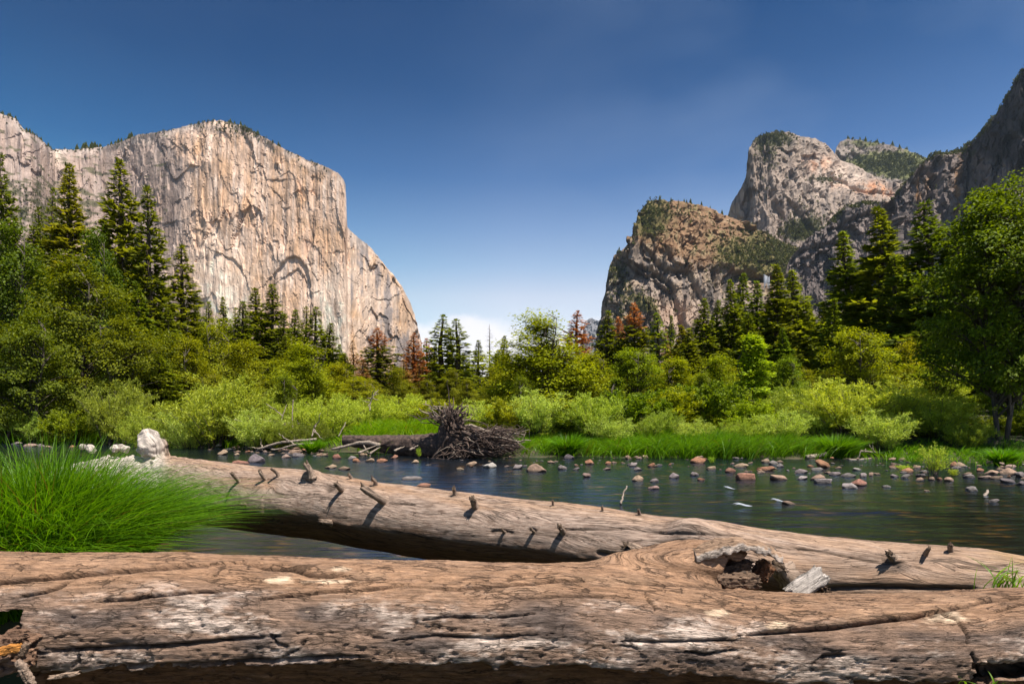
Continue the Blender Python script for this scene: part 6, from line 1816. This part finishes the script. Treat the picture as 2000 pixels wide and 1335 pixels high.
driftwood('curved pale branch reaching from the dark trunk over the stones', [(742, 870), (722, 864), (700, 864), (672, 872), (648, 877)], 21.4, .085, .04, 1, twigs=3)
driftwood('longest bleached branch lying level left of the dark trunk', [(618, 858), (580, 861), (545, 864), (520, 872), (504, 878)], 23.0, .05, .05, 2, twigs=3)
driftwood('bleached branch crossing under the longest level branch', [(612, 866), (575, 868), (548, 876), (530, 878)], 22.8, .04, .03, 3, twigs=2)
driftwood('upright bleached stick standing in the stick heap', [(572, 842), (571, 815), (573, 780)], 25.0, .035, .015, 4)
driftwood('thin stick leaning right in the stick heap', [(548, 825), (556, 800), (560, 790)], 25.2, .025, .012, 5)
driftwood('stick slanting left, highest on the left of the stick heap', [(552, 812), (535, 798), (520, 788)], 25.3, .025, .012, 6)
driftwood('forked stick fanning out low in the stick heap', [(540, 822), (560, 832), (585, 842)], 24.8, .03, .015, 7, twigs=7)
driftwood('flat bleached pieces lying at the left of the stick heap', [(520, 838), (535, 840), (548, 838)], 25.0, .04, .03, 8, twigs=4)
driftwood('thin bent stick lying among the willow, far left of the stick heap', [(458, 818), (480, 826), (500, 836)], 24.6, .02, .012, 9)
driftwood('long slim branch in the grass left of the dark trunk', [(610, 852), (612, 838), (618, 830)], 23.5, .03, .015, 10, twigs=3)
driftwood('thin bleached branch sticking up from the willow right of the heap', [(660, 852), (672, 832), (676, 824)], 24.0, .025, .010, 11)
driftwood('bare arching twigs over the willow left of the root plate', [(722, 802), (724, 782), (734, 764)], 27.0, .03, .012, 12, twigs=8)
driftwood('short pale log lying on the water edge under the right bank grass', [(1574, 893), (1594, 890), (1614, 886)], 20.2, .085, .07, 13)
driftwood('thin flat stick behind the short pale log on the right bank', [(1658, 897), (1680, 897), (1702, 895)], 19.8, .04, .03, 14, twigs=2)
driftwood('weathered stick lying under the front willow on the right bank', [(1682, 880), (1700, 882), (1730, 884)], 20.4, .04, .02, 15, twigs=3)
driftwood('crooked dark branch at the left edge of the water', [(-20, 800), (0, 822), (20, 836), (14, 862)], 28.5, .10, .06, 16, M_GREYBARK, 4)
tag(driftwood('forked thin twig standing out of the water in mid stream', [(1212, 984), (1216, 968), (1224, 948)], 11.0, .022, .012, 21, twigs=0), None, None, 'sticks in the river')
tag(driftwood('short pale stick standing in the water at the right', [(1923, 973), (1926, 962), (1928, 957)], 12.0, .035, .02, 22), None, None, 'sticks in the river')

# ------------------------------------------------------------------ river stones
M_STONE, t, out = new_mat('river stone')
oi = nd(t, 'ShaderNodeObjectInfo'); tcn = nd(t, 'ShaderNodeTexCoord')
n_ = nd(t, 'ShaderNodeTexNoise', inp={'Scale': 2.3, 'Detail': 8.0, 'Roughness': 0.75}); t.links.new(tcn.outputs['Object'], n_.inputs['Vector'])
ns = nd(t, 'ShaderNodeTexNoise', inp={'Scale': 14.0, 'Detail': 3.0, 'Roughness': 0.7}); t.links.new(tcn.outputs['Object'], ns.inputs['Vector'])
r_ = nd(t, 'ShaderNodeMapRange', inp={'From Min': 0.32, 'From Max': 0.68, 'To Min': 0.55, 'To Max': 1.35}); t.links.new(n_.outputs[0], r_.inputs[0])
r2 = nd(t, 'ShaderNodeMapRange', inp={'From Min': 0.35, 'From Max': 0.65, 'To Min': 0.7, 'To Max': 1.25}); t.links.new(ns.outputs[0], r2.inputs[0])
m_ = nd(t, 'ShaderNodeMath', operation='MULTIPLY'); t.links.new(r_.outputs[0], m_.inputs[0]); t.links.new(r2.outputs[0], m_.inputs[1])
vs = nd(t, 'ShaderNodeVectorMath', operation='SCALE'); t.links.new(oi.outputs['Color'], vs.inputs[0]); t.links.new(m_.outputs[0], vs.inputs['Scale'])
# dark wet band just above the water
ge = nd(t, 'ShaderNodeNewGeometry'); sp = nd(t, 'ShaderNodeSeparateXYZ'); t.links.new(ge.outputs['Position'], sp.inputs[0])
wb = nd(t, 'ShaderNodeMapRange', inp={'From Min': 0.02, 'From Max': 0.065, 'To Min': 0.35, 'To Max': 1.0}); t.links.new(sp.outputs['Z'], wb.inputs[0])
v2 = nd(t, 'ShaderNodeVectorMath', operation='SCALE'); t.links.new(vs.outputs[0], v2.inputs[0]); t.links.new(wb.outputs[0], v2.inputs['Scale'])
b = principled(t, out, Roughness=0.75); t.links.new(v2.outputs[0], b.inputs['Base Color'])
bp = nd(t, 'ShaderNodeBump', inp={'Strength': 0.6, 'Distance': 0.08}); t.links.new(n_.outputs[0], bp.inputs['Height']); t.links.new(bp.outputs[0], b.inputs['Normal'])


def rock_proto(seed, n=34, m=48):
    rng = np.random.default_rng(seed)
    uu, vv = np.meshgrid(np.linspace(0, 2 * math.pi, m + 1)[:-1], np.linspace(0.02, math.pi - 0.02, n))
    S_ = np.stack([np.cos(uu) * np.sin(vv), np.sin(uu) * np.sin(vv), np.cos(vv)], -1)
    r = np.full(uu.shape, 1.0)
    for k in range(12):      # planed-off sides
        d = unit(rng.normal(size=3) * [1, 1, .9]); c = rng.uniform(.48, .88)
        q_ = S_ @ d
        lim = np.where(q_ > 0.05, c / np.maximum(q_, 0.05), 9)
        r = -np.log(np.exp(-r * 24) + np.exp(-np.minimum(lim, 3) * 24)) / 24
    r = r * (1 + 0.12 * fbm(S_[..., 0] * 1.5 + seed, S_[..., 1] * 1.5, S_[..., 2] * 1.5, 3) + 0.045 * fbm(S_[..., 0] * 6, S_[..., 1] * 6 + seed, S_[..., 2] * 6, 3))
    V_ = S_ * r[..., None]
    V_ /= np.abs(V_).max(axis=(0, 1))
    i = np.arange(n - 1)[:, None] * m; j = np.arange(m)[None, :]; j2 = (j + 1) % m
    me_ = np_mesh('stone', V_.reshape(-1, 3), np.stack([i + j, i + m + j, i + m + j2, i + j2], -1).reshape(-1, 4))
    me_.materials.append(M_STONE)
    return me_


RP = [rock_proto(200 + k) for k in range(9)]
RCOL = {'tan': (.33, .225, .15), 'orange': (.33, .155, .08), 'red': (.28, .13, .085), 'grey': (.22, .185, .175), 'dark': (.15, .125, .125), 'pale': (.34, .30, .275), 'brown': (.29, .19, .13), 'pink': (.30, .20, .165)}
rs = random.Random(8)


def stone(px, base, w, h, colr, label, group, sink=0.40, z0=0.0):
    d = (CH - z0) * F / (base - HZ)
    W = 0.92 * w / F * d; H = 0.76 * h / F * d
    o = obj('river_stone', RP[rs.randrange(len(RP))])
    dep = W * rs.uniform(0.6, 0.85)
    o.scale = (W / 2 * 1.04, dep / 2, H / (2 - 2 * sink) * 1.08)
    d2 = d + dep * 0.40
    o.location = ((px - 1000) / F * d2, d2, z0 + o.scale[2] * (1 - 2 * sink))
    o.rotation_euler = (rs.uniform(-.22, .22), rs.uniform(-.22, .22), rs.choice([0, math.pi]) + rs.uniform(-.6, .6))
    v = rs.uniform(.85, 1.15); c = RCOL[colr]
    o.color = (c[0] * v, c[1] * v * rs.uniform(.95, 1.05), c[2] * v, 1)
    tag(o, label, 'stone', group)
    return o


STN = [
    (1445, 912, 34, 10, 'tan', 'flat tan stone above the big red-brown boulder'), (1427, 922, 25, 13, 'red', 'rounded reddish stone touching the big red-brown boulder on its left'), (1458, 937, 45, 25, 'red', 'big red-brown boulder right of mid river'),
    (1496, 919, 37, 13, 'orange', 'long low reddish slab right of the big red-brown boulder'), (1519, 937, 40, 17, 'tan', 'smooth round tan boulder right of the big red-brown one'), (1511, 907, 20, 11, 'grey', 'grey stone behind the long low reddish slab'),
    (1524, 912, 18, 9, 'dark', 'dark stone at the right tip of the reddish slab'), (1494, 903, 19, 10, 'tan', 'small tan stone on the far shore above the reddish slab'), (1566, 924, 27, 10, 'grey', 'grey-pink stone in front left of the large orange boulder'),
    (1607, 913, 44, 20, 'orange', 'large rounded orange boulder near the right bank'), (1598, 918, 32, 8, 'grey', 'flat grey stones edge below the large orange boulder'), (1597, 937, 33, 15, 'brown', 'brown boulder behind the white-grey one in the right group'),
    (1609, 944, 38, 18, 'grey', 'mottled grey boulder in front of the brown one'), (1566, 936, 24, 8, 'pale', 'flat pale stone between the round tan and the brown boulders'), (1631, 928, 23, 11, 'grey', 'round grey stone right of the brown boulder'),
    (1656, 931, 31, 10, 'grey', 'low broad grey stone right of the round grey one'), (1677, 948, 40, 15, 'red', 'dark reddish boulder with a pale stone in front'), (1660, 953, 31, 13, 'pale', 'pale grey stone in front of the dark reddish boulder'),
    (1672, 918, 24, 8, 'pale', 'flat pale stone upstream of the dark reddish boulder'), (1770, 922, 26, 11, 'orange', 'orange-tan round stone left of the river willow'), (1745, 931, 25, 9, 'grey', 'grey stone with a green sprout left of the dark wet one'),
    (1768, 933, 22, 9, 'dark', 'dark wet stone below the orange-tan round one'), (1686, 931, 24, 9, 'grey', 'grey stone left in a touching pair behind the dark reddish boulder'), (1701, 929, 17, 8, 'brown', 'brown stone right in a touching pair behind the dark reddish boulder'),
    (1731, 951, 18, 5, 'pale', 'thin pale stone alone right of the dark reddish boulder'), (1898, 958, 34, 9, 'grey', 'flat grey stone alone in the water near the right edge'), (1941, 981, 22, 10, 'grey', 'nearest grey stone at the right, in front of the short stick'),
    (1811, 959, 13, 4, 'tan', 'tiny tan stone left of the flat lone grey stone'), (1796, 938, 25, 8, 'tan', 'low tan stone left under the river willow'), (1820, 937, 17, 9, 'brown', 'brown stone at the foot of the river willow'),
    (1835, 937, 14, 9, 'orange', 'orange stone right at the foot of the river willow'), (1853, 939, 24, 10, 'tan', 'tan boulder right of the river willow'), (1797, 930, 20, 8, 'dark', 'dark stone behind the low tan one under the river willow'),
    (1922, 934, 28, 9, 'pink', 'pinkish flat stone left in the right shore heap'), (1944, 935, 27, 10, 'tan', 'tan stone in the middle of the right shore heap'), (1966, 942, 30, 12, 'dark', 'dark boulder lowest in the right shore heap'),
    (1970, 926, 36, 14, 'brown', 'brown boulder on top of the right shore heap'), (1937, 926, 32, 10, 'tan', 'long tan stone upper left in the right shore heap'), (1973, 914, 27, 10, 'pink', 'pink stone at the back of the right shore heap'),
    (1916, 920, 20, 8, 'orange', 'orange stone left of the right shore heap'), (1892, 932, 24, 9, 'grey', 'grey slab before the right shore heap'), (1874, 911, 28, 10, 'tan', 'tan stone on the shore behind the river willow'),
    (1862, 910, 24, 12, 'orange', 'orange boulder on the shore behind the river willow'), (1995, 931, 27, 11, 'grey', 'grey boulder at the right edge of the frame'), (1994, 946, 20, 8, 'dark', 'dark stone lowest at the right edge'),
    (1047, 921, 44, 19, 'brown', 'big angular grey-brown boulder in mid river'), (957, 913, 28, 12, 'pale', 'pale angular stone right under the root plate'), (921, 909, 24, 11, 'tan', 'tan stone directly below the root plate'),
    (1010, 915, 25, 11, 'grey', 'grey stone left of the big angular boulder'), (1098, 916, 21, 11, 'grey', 'grey domed stone right of the big angular boulder'), (1146, 931, 25, 12, 'pink', 'pinkish grey stone alone in mid river'),
    (1245, 939, 29, 14, 'tan', 'tan-topped stone left of the small wedge in mid river'), (1278, 955, 27, 12, 'pink', 'pink wedge-shaped stone nearest in mid river'), (1278, 941, 23, 9, 'grey', 'small grey stone behind the pink wedge'),
    (1317, 933, 26, 12, 'grey', 'domed grey stone alone between mid river and the red boulder'), (1356, 928, 20, 10, 'grey', 'small pointed grey stone left of the red boulder'), (1368, 938, 18, 9, 'orange', 'small orange stone below the small pointed one'),
    (1365, 904, 35, 16, 'orange', 'large orange boulder under the left part of the bank grass'), (1389, 916, 25, 10, 'tan', 'tan-grey stone below right of the orange boulder'), (1152, 906, 22, 11, 'orange', 'orange stone by the shore right of the root plate'),
    (1188, 906, 16, 8, 'orange', 'smaller orange stone right of the shore orange one'), (1236, 910, 21, 10, 'grey', 'grey stone under the left end of the bank grass'), (1272, 911, 18, 9, 'orange', 'orange-tan stone with flat grey neighbour'), (1288, 909, 16, 5, 'grey', 'flat grey neighbour of the orange-tan stone'),
    (1110, 896, 25, 12, 'dark', 'blue-grey block at the foot of the upright tussock'), (1227, 896, 17, 9, 'brown', 'brown stone at the shore, left of three under the grass'), (1249, 896, 16, 8, 'pink', 'pink stone at the shore, middle of three under the grass'), (1261, 894, 14, 8, 'tan', 'tan stone at the shore, right of three under the grass'),
    (1246, 918, 19, 7, 'grey', 'low grey stone below the shore trio'), (1185, 917, 19, 5, 'pink', 'thin flat pink stone left of the tan-topped one'), (1125, 917, 17, 5, 'grey', 'thin flat grey stone right of the domed grey one'), (1077, 904, 19, 6, 'tan', 'flat tan stone near the shore above the angular boulder'),
    (500, 903, 36, 20, 'dark', 'dark blue-grey pointed boulder left of the driftwood'), (472, 906, 38, 9, 'red', 'flat dark red stone left of the pointed boulder'), (433, 888, 25, 11, 'tan', 'round tan stone at the end of the left gravel bar'), (575, 886, 34, 16, 'brown', 'brown boulder by the driftwood'),
    (580, 892, 26, 11, 'dark', 'dark stone stacked before the brown boulder'), (559, 894, 19, 9, 'pink', 'pink stone left of the dark stacked one'), (658, 895, 21, 11, 'red', 'reddish block left of the dark trunk stones'), (708, 890, 20, 10, 'tan', 'tan round stone under the curved pale branch'),
    (688, 897, 19, 9, 'grey', 'grey stone left of three orange stones'), (697, 901, 18, 8, 'orange', 'left of three orange stones in a row'), (724, 901, 24, 9, 'tan', 'middle of three orange stones in a row'), (747, 902, 24, 8, 'orange', 'right of three orange stones in a row'),
    (646, 914, 25, 8, 'tan', 'low tan stone just beyond the silvery log'), (674, 917, 29, 9, 'brown', 'low brown stone just beyond the silvery log'), (770, 895, 17, 8, 'red', 'small red stone under the dark trunk'), (811, 904, 17, 8, 'tan', 'tan stone with a sprig near the dark trunk'), (836, 909, 15, 5, 'grey', 'small grey stone right of the sprig stone'),
    (898, 917, 18, 6, 'tan', 'low tan stone in front of the root plate'), (804, 937, 44, 9, 'grey', 'long grey stone awash in the current behind the log'), (828, 951, 36, 10, 'red', 'reddish low stone closest behind the silvery log'), (553, 880, 19, 8, 'pink', 'pink stone on the shore left of the brown boulder'),
    (530, 890, 15, 6, 'tan', 'small tan stone between pointed and brown boulders'), (623, 890, 14, 7, 'tan', 'small tan stone below the driftwood'), (60, 872, 26, 7, 'pink', 'flat pinkish stone in the left water'), (33, 867, 20, 6, 'grey', 'flat grey stone far left in the water'), (82, 873, 17, 8, 'grey', 'round blue-grey stone in the left water'),
    (96, 874, 12, 6, 'tan', 'small tan stone beside the round blue-grey one'), (141, 874, 12, 6, 'orange', 'small orange stone left of the white root end'), (1541, 985, 30, 8, 'brown', 'brown stone breaking the water at the small rapid'), (461, 889, 13, 6, 'tan', 'small tan stone right of the gravel bar end')]
for a in STN: stone(a[0], a[1], a[2], a[3], a[4], a[5], 'stones in the river')
for k in range(230):
    zone_ = rs.random()
    if zone_ < .30: px_, base = rs.uniform(395, 640), None; lab = 'small stone of the gravel bar under the left willows'; off_ = rs.uniform(-1, 12)
    elif zone_ < .62: px_, base = rs.uniform(1740, 2030), None; lab = 'small stone of the cobble shore below the cottonwood'; off_ = rs.uniform(-4, 30)
    elif zone_ < .82: px_, base = rs.uniform(1380, 1740), None; lab = 'small stone scattered in the shallows under the right bank'; off_ = rs.uniform(0, 32)
    else: px_, base = rs.uniform(900, 1380), None; lab = 'small stone scattered in the shallows right of the root plate'; off_ = rs.uniform(0, 22)
    row = tab(px_, _far) + off_
    w = 5 + 12 * rs.random() ** 1.8 * (1.25 if zone_ > .30 and zone_ < .62 else 1)
    stone(px_, row, w, w * rs.uniform(.22, .42), rs.choice(['tan', 'orange', 'grey', 'pink', 'pale', 'brown', 'tan']), lab, lab.replace('small stone', 'small stones'), z0=0.0 if off_ > 1 else 0.08)

# small white rapids where the current runs over hidden stones
mf, t, out = new_mat('white water'); b = principled(t, out, Base_Color=(.75, .80, .88, 1), Roughness=.5)
tb = nd(t, 'ShaderNodeBsdfTransparent'); mxs = nd(t, 'ShaderNodeMixShader', inp={0: 0.32})
t.links.new(tb.outputs[0], mxs.inputs[1]); t.links.new(b.outputs[0], mxs.inputs[2]); t.links.new(mxs.outputs[0], out.inputs[0])
for (x0, base, w, lab) in ((1450, 990, 46, 'white streak of the larger small rapid in the right water'), (1424, 956, 18, 'tiny white streak of the upper small rapid'), (1518, 981, 22, 'white streak beside the brown stone in the rapid')):
    d = CH * F / (base - HZ)
    m_ = MB()
    for k in range(5):
        s_ = np.linspace(0, 1, 9); L_ = w / F * d * rs.uniform(.6, 1.0)
        x_ = (x0 - 1000) / F * d + L_ * (s_ - .5) + rs.uniform(-.03, .03)
        y_ = np.full(9, d + k * .035 - .07) - .04 * s_
        z_ = .012 + .035 * np.exp(-((s_ - .25) / .3) ** 2)
        m_.tube(np.stack([x_, y_, z_ + 0.02], 1), np.abs(np.sin(s_ * math.pi)) ** .7 * .007 + .001, 6)
    tag(obj('white_water', m_.mesh('white_water'), mf), lab, 'rapid', 'small rapids')
